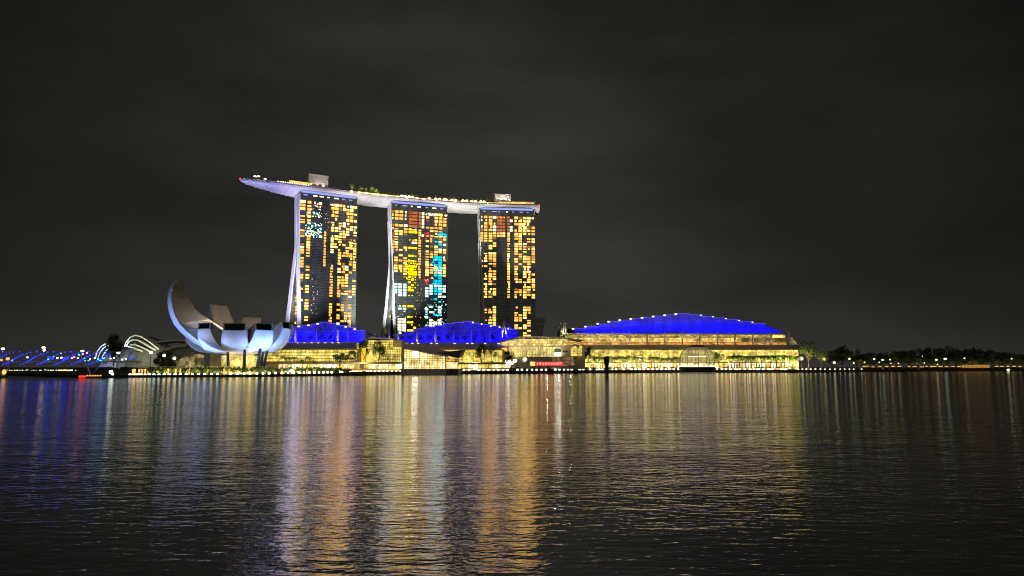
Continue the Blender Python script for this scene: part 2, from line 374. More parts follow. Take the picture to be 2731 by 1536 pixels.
for i in range(2, len(stations) - 1):
    a, b = rim(stations[i]), rim(stations[i + 1]); na, nb = rim_n(stations[i]), rim_n(stations[i + 1])
    m.add([a + na * .5, b + nb * .5, b + nb * 1.1, a + na * 1.1] + [p + Vector((0, 0, 1.5)) for p in (a + na * .5, b + nb * .5, b + nb * 1.1, a + na * 1.1)], [(0, 1, 5, 4), (4, 5, 6, 7), (2, 3, 7, 6)])
m.build('parapet', M['hull'], park)
m = MB()   # seams round the hull
for px in list(range(700, 1430, 14)):
    P, n = rim(px), rim_n(px); Wd, D = prof(px)
    m.tube([P + n * (u * Wd) + Vector((0, 0, z * D - .03)) for u, z in HP], .07, 4)
m.build('hull_seam', M['grey'], park)
# plant rooms
def rpt(px, u, z): return rim(px) + rim_n(px) * u + Vector((0, 0, z))
def roof_room(px0, px1, u, d, h, label=None):
    a, b = rpt(px0, u, 0), rpt(px1, u, 0); f = Frame(a.xy, b.xy); mm = MB(); mm.fbox(f, 0, f.len, 0, d, ZR - .4, ZR + h)
    o = mm.build('plant_room', M['fin'] if False else M['hull'], park)
    q = MB(); q.fbox(f, -.4, f.len + .4, -.4, d + .4, ZR + h, ZR + h + .5)
    for k in range(4): q.fbox(f, f.len * (.5 + .06 * k), f.len * (.5 + .06 * k) + .3, d * .4, d * .4 + .3, ZR + h + .5, ZR + h + 1.6)
    q2 = q.build('roof_slab', M['grey'], o); return o
roof_room(831, 884, 12, 12, 17.5)
roof_room(1322, 1366, 11, 13, 15)
# low restaurant roofs
def low_roof(px0, px1, u, z0, z1, mt, nm='canopy_roof', d=7):
    mm = MB(); k = 6
    for i in range(k):
        p0, p1 = px0 + (px1 - px0) * i / k, px0 + (px1 - px0) * (i + 1) / k
        A, B, C_, D_ = rpt(p0, u, z0), rpt(p1, u, z0), rpt(p1, u + d, z0), rpt(p0, u + d, z0); h = Vector((0, 0, z1 - z0))
        mm.add([A, B, C_, D_, A + h, B + h, C_ + h, D_ + h], [(0, 3, 2, 1), (4, 5, 6, 7), (0, 1, 5, 4), (2, 3, 7, 6)] + ([(3, 0, 4, 7)] if i == 0 else []) + ([(1, 2, 6, 5)] if i == k - 1 else []))
    return mm.build(nm, mt, park)
low_roof(738, 790, 9, 4.0, 4.6, M['visor']); low_roof(776, 835, 6, 4.2, 6.0, M['lamp_gold'], 'lit_fascia', 1)
low_roof(776, 834, 7.5, 5.2, 6.2, M['grey']); low_roof(884, 945, 8, 4.0, 4.8, M['grey'])
low_roof(886, 940, 10, .4, 3.4, M['tower_glass'], 'glass_screen', 1)
low_roof(1325, 1432, 3.5, 5.0, 5.6, M['cream']); low_roof(1330, 1428, 7, .2, 4.8, M['shop_orange'], 'lit_bar', 1)
m = MB()
for px in range(1330, 1430, 6): m.tube([rpt(px, 3.8, 0), rpt(px, 3.8, 5)], .16, 5)
m.build('canopy_post', M['mast'], park)
m = MB(); m.ball(rpt(640.5, .2, .5), 1.1, 8, 6); m.build('beacon', M['red_led'], park)
m = MB(); m.ball(rpt(1438, .4, -.1), 1.1, 8, 6); m.build('beacon', M['red_led'], park)
# strip of light along the planter edge
m = MB()
for px in range(956, 1330, 11):
    m = MB(); m.tube([rpt(px, 1.6, 1.9), rpt(px + 10.8, 1.6, 1.9)], .36, 4); m.build('light_strip', M['lamp_gold'], park)
for k in range(11):
    px = 836 + k * 5.0
    m = MB(); m.ball(rpt(px, 6, 1.9), .8, 6, 4); m.build('red_lantern', M['red_led'] if k < 7 else M['B'], park)
# deck lamps (things)
def globe(loc, r, mt, label, group, cat='lamp', name='deck_lamp', post=1.2):
    t = thing(name, label, cat, loc, group)
    q = MB(); q.tube([Vector(loc), Vector(loc) + Vector((0, 0, post))], .18, 5); q.build('post', M['dark'], t)
    q = MB(); q.ball(Vector(loc) + Vector((0, 0, post + r * .8)), r, 10, 7); q.build('globe', mt, t, smooth=True)
    return t
lampA = None
for k in range(14):
    px = 743 + 81 * k / 13
    p = rpt(px, 1.5, 0)
    if lampA is None: lampA = globe(p, .85, M['Y'], 'small cream globe lamp on the deck edge over the overhanging bow', 'cream lamps along the bow of the roof deck')
    else: dup(lampA, p)
lampB = None
for x in (305, 360, 425, 480, 735, 840, 895, 970, 1000, 1090, 1145, 1260, 1315, 1400, 1455, 1540, 1590):
    p = rpt(1020 + x / 5.855, 2.2, 0)
    if lampB is None: lampB = globe(p, 1.7, M['lamp_warm'], 'big warm white floodlight glowing on the roof deck edge between two towers', 'warm floodlights on the roof deck edge', 'floodlight', 'roof_floodlight', 1.0)
    else: dup(lampB, p)
p = rpt(685, 3, 0); t = thing('lamp_mast', 'twin-headed white lamp mast standing near the bow tip of the roof deck', 'lamp mast', p)
q = MB(); q.tube([p, p + Vector((0, 0, 5.2))], .25, 6); q.build('pole', M['mast'], t)
for s in (-1.9, 1.9):
    q = MB(); q.ball(p + Vector((s, 0, 5.4)), 1.5, 8, 5, (1.1, .8, .55)); q.build('lamp_head', M['lamp'], t)
p = rpt(708, 3, 0); t = thing('lamp_mast', 'short single-headed lamp mast beside the cyan bar lights on the bow', 'lamp mast', p)
q = MB(); q.tube([p, p + Vector((0, 0, 3.2))], .25, 6); q.build('pole', M['mast'], t)
q = MB(); q.ball(p + Vector((0, 0, 3.4)), 1.3, 8, 5, (1.2, .8, .6)); q.build('lamp_head', M['lamp'], t)
m = MB()
for k in range(6): m.ball(rpt(702 + 4.6 * k, 2.2, 1.1), .75, 6, 4)
m.build('bar_light', M['C'], park)

# ------------------------------------------------------------------ three towers
def unit_box(name, mt):
    q = MB(); q.box((-.5, -.5, -.5), (.5, .5, .5)); me = bpy.data.meshes.new(name); me.from_pydata([tuple(v) for v in q.v], [], q.f); me.materials.append(mt); return me
UB = {k: unit_box('window', M[k]) for k in 'WVXObBYCLKR'}
def tower(label, pxl, pxr, fin_top, front, back, cols, rowpx, grid, extra, litpx):
    """front/back: lists (py, px_left, px_right) of the two white end walls; grid: one string per column"""
    A, B = rpt(pxl, 1.6, 0), rpt(pxr, 1.6, 0)
    f = Frame(A.xy, B.xy); Lw = f.len; TOP = 192.6
    root = thing('hotel_tower', label, 'tower', f.w(0, 0, 2.5))
    def solve_u(s, z, px):
        lo, hi = -30, 120
        for _ in range(50):
            mid = (lo + hi) / 2
            if toimg(f.w(s, mid, z))[0] > px: lo = mid
            else: hi = mid
        return (lo + hi) / 2
    fr = []
    for py, xl, xr in front:
        s, z = f.px(xr, py, -.5); z = min(z, TOP - .5); fr.append((z, s, solve_u(s, z, xl)))
    fr.append((3.0, fr[-1][1] + (fr[-1][1] - fr[-2][1]) * .3, fr[-1][2]))
    bk = []
    for py, xl, xr in back:
        z = f.px(xr, py, 0)[1]
        bk.append((z, solve_u(0, z, xr), solve_u(0, z, xl)))
    k = (bk[-1][0] - 3) / max(1e-3, bk[-2][0] - bk[-1][0])
    bk.append((3.0, bk[-1][1] + (bk[-1][1] - bk[-2][1]) * k, bk[-1][2] + (bk[-1][2] - bk[-2][2]) * k))
    ub0 = lambda z: float(np.interp(z, [q[0] for q in fr][::-1], [q[2] for q in fr][::-1]))
    bk = [(z, max(u0, 1.0), max(u1, 3.0)) for z, u0, u1 in bk]
    zz0 = min(bk[0][0] + 45, TOP - 6); bk = [(zz0, max(1.0, ub0(zz0) - 7), ub0(zz0) - .3)] + bk
    # front slab
    ub = lambda z: float(np.interp(z, [q[0] for q in fr][::-1], [q[2] for q in fr][::-1]))
    sl_ = lambda z: float(np.interp(z, [q[0] for q in fr][::-1], [q[1] for q in fr][::-1]))
    q = MB(); rings = []
    for z in [TOP] + [a[0] for a in fr]:
        s0, u1 = sl_(z) + .35, ub(z) - .15
        rings.append([f.w(s0, 0, z), f.w(Lw, 0, z), f.w(Lw, u1, z), f.w(s0, u1, z)])
    q.loft(rings); q.build('front_slab', M['tower_glass'], root)
    q = MB(); rings = []
    for z in [TOP] + [a[0] for a in fr]:
        s0, u1 = sl_(z), ub(z)
        zz = z if z < TOP else TOP
        rings.append([f.w(s0 - .6, -.5, zz), f.w(s0 + .35, -.5, zz), f.w(s0 + .35, u1, zz), f.w(s0 - .6, u1, zz)])
    q.loft(rings); q.build('end_wall', M['fin'], root)
    # rear slab
    q = MB(); rings = []
    for z, u0, u1 in bk: rings.append([f.w(.5, u0, z), f.w(Lw, u0, z), f.w(Lw, u1, z), f.w(.5, u1, z)])
    q.loft(rings); q.build('rear_slab', M['tower_glass'], root)
    q = MB(); rings = []
    for z, u0, u1 in bk: rings.append([f.w(-.35, u0, z), f.w(.5, u0, z), f.w(.5, u1, z), f.w(-.35, u1, z)])
    q.loft(rings); q.build('rear_end_wall', M['fin'], root)
    # glass between the two legs
    q = MB(); zs = np.linspace(3, bk[1][0], 12)
    b0 = lambda z: float(np.interp(z, [a[0] for a in bk][::-1], [a[1] for a in bk][::-1]))
    rings = [[f.w(4.5, ub(z) - .4, z), f.w(4.5, b0(z) + .4, z)] for z in zs]
    q.loft(rings, closed=False); q.build('atrium_glass', M['tower_glass'], root)
    for z in np.arange(12, bk[1][0] - 14, 3.4):
        g0, g1 = ub(z), b0(z)
        if g1 - g0 > 5 and rnd.random() < .45:
            u0 = g0 + 1 + rnd.random() * .3 * (g1 - g0); u1 = min(g1 - .8, u0 + 3 + rnd.random() * 5)
            q = MB(); q.fbox(f, 4.1, 4.48, u0, u1, z, z + 2.3); q.build('atrium_window', M[rnd.choice(litpx)], root)
    # crown: cove light, recessed glass
    q = MB(); q.fbox(f, 1, Lw - 3, -.9, .0, 193.4, 195.6); q.build('cove_light', M['cove'], root)
    q = MB(); q.fbox(f, .2, Lw - .5, -.35, 22, 192.6, 193.3); q.build('top_ledge', M['dark'], root)
    q = MB(); q.fbox(f, Lw - 1.2, Lw - .2, -1.0, 10, 188.5, 195.0); q.build('top_fin', M['fin'], root)
    for k in range(7):
        s = Lw * (.06 + .13 * k + .03 * rnd.random()); q = MB(); q.fbox(f, s, s + 1.5 + 4 * rnd.random(), -.3, 0.05, 190.6, 191.8)
        q.build('recess_light', M['Y' if rnd.random() < .4 else 'cove'], root)
    # floor lines and mullions
    q = MB()
    (rp0, r0y), (ra, ray_), (rb, rby) = rowpx
    z_0 = f.px(rp0, r0y)[1]; z_a = f.px(ra[1], ray_)[1]; z_b = f.px(rb[1], rby)[1]
    def rowz(i): return z_0 + (z_a - z_0) * i / ra[0] if i < ra[0] else z_a + (z_b - z_a) * (i - ra[0]) / (rb[0] - ra[0])
    dz = (z_a - z_b) / (rb[0] - ra[0]); ztop = (z_0 - z_a) / ra[0]
    i = 0
    while rowz(i) > 8:
        z = rowz(i) - .5 * (ztop if i < ra[0] else dz); q.fbox(f, sl_(z) + .5, Lw, -.12, .02, z - .18, z + .18); i += 1
    for k in range(27):
        s = Lw * (k + .5) / 27
        if s > 4.5: q.fbox(f, s - .08, s + .08, -.16, .02, 4, 190)
    q.build('mullion', M['mullion_dark'], root)
    # windows, with glowing cells that stand for city reflections in the glass
    wins_and_glints = []
    for (fx, fw), colstr in zip(cols, grid):
        for i, ch in enumerate(colstr):
            if ch == '.' or ch == ' ': continue
            s = fx * Lw; z = rowz(i); h = (ztop if i < ra[0] else dz) * .73; w_ = fw * Lw * .97
            c = ch
            if ch == 'w': c = rnd.choice('WY'); w_ *= .45; h *= .8; s += rnd.uniform(-.3, .3)
            if ch == 'k': c = 'K'; w_ *= .8; h *= .7
            if ch == 'l': c = 'L'; w_ *= .6; h *= .45
            if ch == 'c': c = 'C'; w_ *= .5; h *= .6
            if ch == 'R': w_ *= .6; h *= .55
            if ch == 'W': c = rnd.choices('WVX', (60, 24, 16))[0]
            if ch in 'WO':
                q_ = rnd.random()
                if q_ < .14: w_ *= .58; s += rnd.choice((-1, 1)) * w_ * .3
                elif q_ < .26: h *= .62; z -= h * .2
                h *= rnd.uniform(.92, 1.06)
            if s - w_ / 2 < sl_(z) + .5: 
                if s + w_ / 2 < sl_(z) + 1.5: continue
                e = s + w_ / 2; b_ = sl_(z) + .6; s = (e + b_) / 2; w_ = e - b_
            wins_and_glints.append((w_ * h, c, s, z, w_, h, -.2))
    for a in extra(f, Lw, rowz): wins_and_glints.append(a)
    wins_and_glints.sort(key=lambda a: -a[0])
    for a in wins_and_glints[:98]:
        o = bpy.data.objects.new('window', UB[a[1]]); COL.objects.link(o); o.parent = root
        o.location = f.w(a[2], a[6], a[3]) - ORG[root.name]; o.rotation_euler = (0, 0, f.ang()); o.scale = (a[4], .3, a[5])
    rest = {}
    for a in wins_and_glints[98:]: rest.setdefault(a[1], []).append(a)
    mats = list(rest); me = bpy.data.meshes.new('window_and_glint_grid'); vs, fs, mi = [], [], []
    for j, c in enumerate(mats):
        for a in rest[c]:
            q = MB(); q.fbox(f, a[2] - a[4] / 2, a[2] + a[4] / 2, a[6] - .15, a[6] + .15, a[3] - a[5] / 2, a[3] + a[5] / 2)
            b_ = len(vs); vs += [tuple(v - ORG[root.name]) for v in q.v]; fs += [tuple(b_ + i for i in x) for x in q.f]; mi += [j] * len(q.f)
    me.from_pydata(vs, [], fs)
    for c in mats: me.materials.append(M[c])
    me.polygons.foreach_set('material_index', mi)
    o = bpy.data.objects.new('window_and_glint_grid', me); COL.objects.link(o); o.parent = root; o['kind'] = 'stuff'
    return root, f
M['mullion_dark'] = mat('tower_mullion', (.05, .05, .048), .4, .4)

def speck(f, Lw, rowz, x0, x1, r0, r1, n, cs, smin=.35, smax=1.1):  # glowing specks, many painting city glints reflected in the glass
    out = []
    for _ in range(n):
        d = rnd.uniform(smin, smax); z = rowz(0) + (rowz(int(r1)) - rowz(0)) * 0
        ri = rnd.uniform(r0, r1); z = rowz(int(ri)) + (rowz(int(ri) + 1) - rowz(int(ri))) * (ri % 1)
        out.append((d * d, rnd.choice(cs), rnd.uniform(x0, x1) * Lw, z, d * rnd.uniform(.8, 1.5), d, -.2 - .02 * rnd.random()))
    return out
c1 = [(.05, .092), (.163, .062), (.25, .05), (.345, .05), (.44, .036), (.50, .03), (.563, .053), (.63, .055), (.695, .055), (.765, .055), (.825, .055), (.89, .055), (.957, .052)]
g1 = ["WOW.OOO..ObO..bCOO.OOOO..OWb..O...Y........",
      "OWOWWWW.cWcWWWWWWWW...WW.WW..WWW..WWWW..WW",
      "w..c.", "Yw.", ".........OOOOOOOOOOOOO", ".....b",
      "OOOO.WWWW.wWWWWWW....OOOOOOOOOOOO..OOOOOOOO",
      "WWWWW..YW.WW.OW", "Ob...WWWWWWWWw.WWWWWW.WW.WWWWWWWW..W.W.WW.W",
      "WW...YY.WWWR.W..OO..bWOO.OOOOb.O...OOO...O", "cOOOWWRWWW....WWWW...YW.WWWWW.WW.Rb...WWWw.WW"[:43],
      "YWWWW.WY....WWW.OWWWW..O......ORY..OO.OWOWOO", "W.W.W.WWWW.WWWWWWWWWWWW...W.WWWW"]
def ex1(f, Lw, rowz):
    o = speck(f, Lw, rowz, .12, .385, 2.6, 4, 34, 'CCCY') + speck(f, Lw, rowz, .11, .385, 5.6, 11.2, 150, 'CCCCYK') + speck(f, Lw, rowz, .2, .38, -.4, 2, 22, 'YYRC', .3, .9)
    o += speck(f, Lw, rowz, .24, .36, 26, 39, 16, 'YC', .3, .8) + speck(f, Lw, rowz, .42, .50, 1, 9, 20, 'bC', .2, .5) + speck(f, Lw, rowz, .74, .9, 10.5, 14, 14, 'RRO', .4, .9)
    o += speck(f, Lw, rowz, .5, .7, -1.1, -.8, 16, 'CC', .5, 1.2)
    return o
T1 = tower('hotel tower beneath the overhanging bow, with pale cyan glints in its upper glass', 801.5, 957, 0,
           [(534, 786.5, 800), (597, 788, 799.6), (634, 788.5, 799.8), (690, 790.8, 799.5), (746, 792, 800), (802.7, 792.8, 801.7), (860, 794, 802.6)],
           [(655, 786.0, 789.5), (690, 781.6, 789.3), (746, 774.4, 781.6), (802.7, 767.9, 776.4), (860, 760.7, 769)],
           c1, ((889, 546.6), ((5, 888), 593.2), ((35, 901), 811.9)) and ((889, 546.6), (( 5, 888), 593.2), ((35, 901), 811.9)), g1, ex1, 'WWOOb')
c2 = [(.04, .052), (.108, .06), (.185, .062), (.263, .06), (.34, .05), (.392, .045), (.44, .045), (.508, .045), (.56, .04), (.64, .058), (.715, .058), (.793, .06), (.867, .062), (.943, .056)]
g2 = ["bww.bO.bbbOOOOO.OWbWWW", "OOO.OWWWWWWWWW..OWbWWW....CCCC..........c.Y", "OOO.O.WW.....W.W.W.WWW....CCCCC...cC...YYYYYY", "www.YOOb....WO..OWWOWWWb..CCCCC...LCc..YYYYY",
      "BBBBBWL..l..L..L.l.LLLLLlL.LL.l...L...L.L..L", "BBBBBWL..lY.L..L.L.LLLLlL.LlL.l...L...l.Ll.L", "BBBBBWL..LY.L..l.l.LlLLl.l.l.......l......Ll"[:44],
      "BBBBBWWOOOOOOOOOOOOOOOOO", "YYYYY..Y", ".OR.O.RW.W.W.WWWWWWWWWW.O..CCCC....CccC..cY", "....OW.OOO.b.bOO..OOOO.O..CCCC....C.C..YYYY",
      "OWWOOWwW.k.WWWOKK.KWWWK.KKCKKk.K...c.K..YY", "OWOOOWkObWK.CO.KKKKKCCKkKKCCKCC.k.CCCk.YYY", ".OOO..kOW.C.WO.WW.OWWWW...CCC.C"]
def ex2(f, Lw, rowz):
    o = speck(f, Lw, rowz, .60, .70, 5.6, 8.5, 22, 'RR', .4, 1.0) + speck(f, Lw, rowz, .60, .67, 23.6, 25.6, 22, 'RR', .5, 1.2)
    o += speck(f, Lw, rowz, .72, .90, 14.5, 26, 110, 'KKKC', .4, 1.3) + speck(f, Lw, rowz, .8, .98, 5.5, 7, 30, 'KK', .4, 1.2) + speck(f, Lw, rowz, .28, .47, 16.5, 24, 60, 'LLL', .5, 1.5)
    o += speck(f, Lw, rowz, .6, .98, 31, 44, 90, 'CCCK', .3, 1.0) + speck(f, Lw, rowz, .05, .3, 32, 44, 26, 'CCY', .3, .9) + speck(f, Lw, rowz, .55, .98, -1.2, -.6, 46, 'YYYL', .5, 1.3)
    o += speck(f, Lw, rowz, .44, .56, 22, 44, 30, 'Lb', .3, .8)
    return o
T2 = tower('middle hotel tower with a yellow stripe and blue reflections down its glass', 1043, 1196, 0,
           [(562, 1035, 1042.5), (640, 1037.5, 1045), (690, 1039.3, 1047.2), (758, 1045, 1049.8), (802, 1046.5, 1052.4), (847, 1049, 1053.7), (887, 1050.5, 1055)],
           [(690, 1039.2, 1042), (712, 1038.5, 1043.5), (758, 1032.5, 1037.6), (802, 1028.6, 1033.8), (847, 1023, 1029), (887, 1017.7, 1023.6)],
           c2, ((1060, 564.2), ((5, 1060), 609.5), ((44, 1062), 887.6)), g2, ex2, 'CCWOY')
c3 = [(.04, .045), (.108, .058), (.194, .064), (.266, .058), (.333, .045), (.383, .045), (.432, .045), (.518, .046), (.563, .045), (.653, .062), (.725, .058), (.806, .062), (.878, .062), (.96, .058)]
g3 = ["ww.wbOOOO....w..O.O", "OOOOOWWWW....WWWY.O..wWW.WWWWWW....OO..W", "OOOOOWWWW.WW.WWObW.wWWWOWW.WWbW....WW.wOW", "Y.wYYWWb.WW..WOWWOb.OOWW.b.WWW....WWWWWWWW",
      "BBBBBWW", "BBBBBWW", "BBBBBWW", "BBBBBWWWWWWWWWWWWWWWWWWWWWWWWWW", ".Y.YY", "WWW.WWWW.WWWWW.WW.OWWWbWW..bWWW...W.WWWW.WW",
      "bWWWWWWOOWWO.OOb.O.....OO..OOw.......OOO..W.W"[:44], "WWWWWW...WOWW.WWO.WwWWW.WwWWWWW...WWWWW..WW.WW", "WWWbWO.OO.bw..OOOOWWWWOOW.WWbO....WWW..OOW.W.W", "w..OOW.WW.WWWOWOW....W.WWWWW.WW"]
def ex3(f, Lw, rowz):
    return speck(f, Lw, rowz, .72, .88, .6, 4.5, 40, 'WYO', .5, 1.3) + speck(f, Lw, rowz, .22, .50, -1.1, -.7, 18, 'OBW', .5, 1.0) + speck(f, Lw, rowz, .78, .95, -1.3, -.7, 20, 'YL', .6, 1.3)
T3 = tower('hotel tower under the blunt stern end, with a dark blank strip down its glass', 1280, 1428, 0,
           [(577, 1274, 1278.3), (655, 1277.7, 1281.6), (720, 1281, 1285), (760, 1283.5, 1287), (798.6, 1286, 1290), (857.6, 1289, 1292.8)],
           [(745, 1281.0, 1284), (760, 1282, 1284.5), (798.6, 1279.7, 1283.6), (857.6, 1275.5, 1279.7)],
           c3, ((1374, 580.8), ((5, 1374), 623.4), ((45, 1374), 895.6)), g3, ex3, 'WWOb')

# ------------------------------------------------------------------ lotus-shaped museum
MY = 545.0; MC = Vector((xof(640, MY), MY, 1.3)); MSC = 1972 / MY
museum = thing('lotus_museum', 'white lotus-shaped museum of upturned petals washed in blue light by the water', 'museum', MC)
NOUT = [((p - 640) / MSC, zof(y, MY)) for p, y in ((655, 943.2), (690, 942.3), (712, 940.8), (726, 937.5), (739, 931.5), (751, 922.5), (762, 910), (769, 898), (774.5, 885), (777, 873))]
TOUT = [((640 - p) / MSC, zof(y, MY)) for p, y in ((630, 943), (585, 941), (554.5, 931), (530, 917), (511, 902), (490, 883.5), (474, 865), (464, 846.5), (457.5, 827), (453.5, 807), (453, 787), (456, 767), (462, 755), (468.6, 747))]
TAN = math.tan(R(18))
def petal(az, out, top, wtip, wgrow, label=None):
    d = Vector((math.cos(R(az)), math.sin(R(az)), 0)); sd = Vector((-d.y, d.x, 0)); n = len(out)
    Rm = max(r for r, z in out)
    def hw(r, i):
        k = i / (n - 1); tip = wtip + wgrow * (1 - k); return min(max(r, .3) * TAN * .975, tip)
    P = lambda r, z, s: MC + d * r + sd * s + Vector((0, 0, z - MC.z))
    q = MB(); rings = []
    wl = []
    for i, (r, z) in enumerate(out):
        w_ = hw(r, i); wl.append(w_); a = out[max(i - 1, 0)]; b = out[min(i + 1, n - 1)]
        tn = Vector((b[0] - a[0], b[1] - a[1])).normalized(); no = Vector((tn.y, -tn.x)) * (.05 * w_)
        rings.append([P(r + no.x * (1 - x * x), z + no.y * (1 - x * x), x * w_) for x in (-1, -.6, -.2, .2, .6, 1)])
    q.loft(rings, closed=False)
    skin = q.build('petal_skin', M['petal'], museum, smooth=True)
    # sides and inner face
    q = MB(); rr = []
    for i in range(n):
        (r, z), (rt, zt) = out[i], top[i]; w_ = wl[i]; wt = min(w_, max(rt, .2) * TAN * .95 + .3)
        rr.append([P(r, z, -w_), P(rt, zt, -wt), P(rt, zt, wt), P(r, z, w_)])
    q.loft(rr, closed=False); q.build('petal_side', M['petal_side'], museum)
    # rim of the mouth with its skylight
    a, b, c, e = rr[-1]
    ctr = (a + b + c + e) / 4
    ins = [p + (ctr - p) * .12 for p in (a, b, c, e)]
    h = (e - a).normalized(); nrm = (e - a).cross(b - a).normalized()
    if nrm.dot(d) < 0: nrm = -nrm
    q = MB(); O = [a, b, c, e]
    ob = [p + nrm * .5 for p in O]; ib = [p + nrm * .5 for p in ins]; ii = [p - nrm * .6 for p in ins]
    for k in range(4):
        j = (k + 1) % 4; q.quad(O[k], O[j], ob[j], ob[k]); q.quad(ob[k], ob[j], ib[j], ib[k]); q.quad(ib[k], ib[j], ii[j], ii[k])
    fo = q.build('mouth_frame', M['fin'], museum)
    q = MB(); q.poly(ii); q.build('skylight', M['skylight'], fo)
    # pale border along the skin edges
    for s in (-1, 1):
        q = MB(); q.tube([P(r, z, s * (wl[i] - .1)) for i, (r, z) in enumerate(out) if i > 2], .38, 5); q.build('skin_border', M['fin'], museum)
def scale_prof(out, kr, ztip):
    z0 = out[0][1]; z1 = out[-1][1]; return [(r * kr, z0 + (z - z0) * (ztip - z0) / (z1 - z0)) for r, z in out]
def mk_top(out, th, cz):
    n = len(out); t = []
    rt, zt = out[-1][0] - 1.0, out[-1][1] + th
    for i in range(n):
        k = i / (n - 1); rr = rt * (.08 + .92 * k ** .8); zz = cz + (zt - cz) * (k ** 1.6); t.append((rr, max(zz, out[i][1] + .6)))
    return t
base_top = 27.0
for az, kr, zt, th, wt, wg in ((249, .98, 32.5, 4.6, 5.6, 5.5), (283, .97, 31.5, 5.2, 7.6, 3.5), (314, .98, 32.0, 5.0, 6.6, 4.5), (344, 1.0, 34.0, 4.8, 5.2, 5),
                               (21, .96, 34.0, 4.5, 6, 5), (61, .98, 35, 4.5, 6, 5), (98, .98, 40.5, 5, 6.6, 5), (140, .95, 48.5, 6, 6.8, 4.5), (180, 1.02, 28.0, 4.0, 5, 5)):
    o = scale_prof(NOUT, kr, zt); petal(az, o, mk_top(o, th, base_top), wt, wg)
o = TOUT; n = len(o); TT = [((640 - p) / MSC, zof(y, MY)) for p, y in ((638, 895), (625, 893), (610, 888), (597, 880), (580, 871), (565, 862), (546, 851), (528, 840), (514, 827), (503, 812), (495.5, 798), (489.5, 784), (485, 766), (481, 749.5))]
petal(216, [(r * .965, 14 + (z - 14) * .95) for r, z in o], [(r * .965, 14 + (z - 14) * .95) for r, z in TT], 4.2, 7.2)
# bowl collar, drum, lattice, columns
q = MB(); q.tube([MC + Vector((0, 0, 13.6)), MC + Vector((0, 0, 15.0)), MC + Vector((0, 0, 16.5))], [9, 10.5, 11.5], 24); q.build('bowl_collar', M['petal'], museum, smooth=True)
q = MB(); q.tube([MC + Vector((0, 0, .1)), MC + Vector((0, 0, 13.5))], [11.5, 12.5], 24); q.build('lobby_drum', M['shop'], museum)
q = MB()
for k in range(18):
    a = 2 * math.pi * k / 18
    for s in (-1, 1): q.tube([MC + Vector((13 * math.cos(a), 13 * math.sin(a), 0)), MC + Vector((13.2 * math.cos(a + s * .5), 13.2 * math.sin(a + s * .5), 13.6))], .28, 5)
q.build('lattice', M['mast'], museum)
for pxa, pya, pxb, pyb, Y in ((607, 935, 610, 990, 524), (653, 933, 650.5, 990, 521), (694.5, 931, 684, 991, 526), (702.5, 938, 693, 991, 532), (714, 931, 700, 991, 534), (585, 942, 588, 985, 560)):
    q = MB(); b = at(pxb, pyb, Y); b.z = 1.3; q.tube([b, at(pxa, pya - 4, Y)], [1.25, .95], 8); q.build('column', M['dark'], museum, smooth=True)
q = MB(); c0 = at(579, 978, 560); q.box((c0.x - 4.5, 557, 1.3), (c0.x + 4.5, 566, 20)); q.build('service_core', M['grey'], museum)

# link pavilion beside the museum
pv = thing('glass_pavilion', 'low glass pavilion with a curved translucent canopy beside the lotus museum', 'pavilion', at(485, 985, 580))
PY = 580
def ribbon(pts, depth, th, Y0):
    q = MB(); rings = []
    for px, py in pts:
        a = at(px, py, Y0); rings.append([a, a + Vector((0, 0, th)), a + Vector((0, depth, th)), a + Vector((0, depth, 0))])
    q.loft(rings); return q
ribbon([(412, 915), (440, 911), (462, 908.5), (485, 909), (505, 911)], 22, .9, 590).build('upper_beam', M['fin'], pv)
ribbon([(431, 939.5), (446, 931.5), (465, 925.5), (495, 923.5)], 18, .9, 584).build('lower_beam', M['fin'], pv)
M['canopy_glass'] = mat('green_canopy_glass', (.38, .42, .34), .3, 0, .2, .8)
q = MB(); up = [(454, 950), (470, 938), (490, 929), (512, 924), (528, 925)]; lo = [(462, 962), (480, 953), (500, 944), (520, 938), (534, 937)]
q.loft([[at(a[0], a[1], 592), at(b[0], b[1], 576)] for a, b in zip(up, lo)], closed=False); q.build('glass_canopy', M['canopy_glass'], pv)
q = MB()
for k in range(5):
    for j in range(4):
        pass
for t_ in np.linspace(0, 1, 5):
    q.tube([at(a[0], a[1], 592).lerp(at(b[0], b[1], 576), t_) + Vector((0, -.15, .15)) for a, b in zip(up, lo)], .14, 4)
for a, b in zip(up, lo): q.tube([at(a[0], a[1], 592) + Vector((0, -.15, .15)), at(b[0], b[1], 576) + Vector((0, -.15, .15))], .14, 4)
q.build('canopy_rib', M['fin'], pv)
ribbon([(494, 921), (505, 916), (520, 920), (533, 926)], 8, 2.5, 586).build('glass_lantern', M['canopy_glass'], pv)
M['dim_glass'] = shop_mat('dim_lit_glass', [(.05, .045, .02), (.22, .17, .07), (.42, .33, .14), (.16, .13, .06)], .9, (2.4, 1, 3))
q = MB(); pl = [(455, 968, 985), (470, 961, 985), (490, 953, 985), (512, 946, 985), (530, 944, 985), (545, 948, 985)]
q.loft([[at(a, c, 586), at(a, b, 586)] for a, b, c in pl], closed=False); q.build('glass_wall', M['dim_glass'], pv)
q = MB()
for a in range(456, 546, 8):
    yb = np.interp(a, [p[0] for p in pl], [p[1] for p in pl]); q.tube([at(a, 985, 585.7), at(a, yb, 585.7)], .16, 4)
q.build('mullion', M['grey'], pv)
ribbon([(470, 915), (530, 912), (560, 940)], 14, 1.2, 600).build('rear_roof', M['visor'], pv)

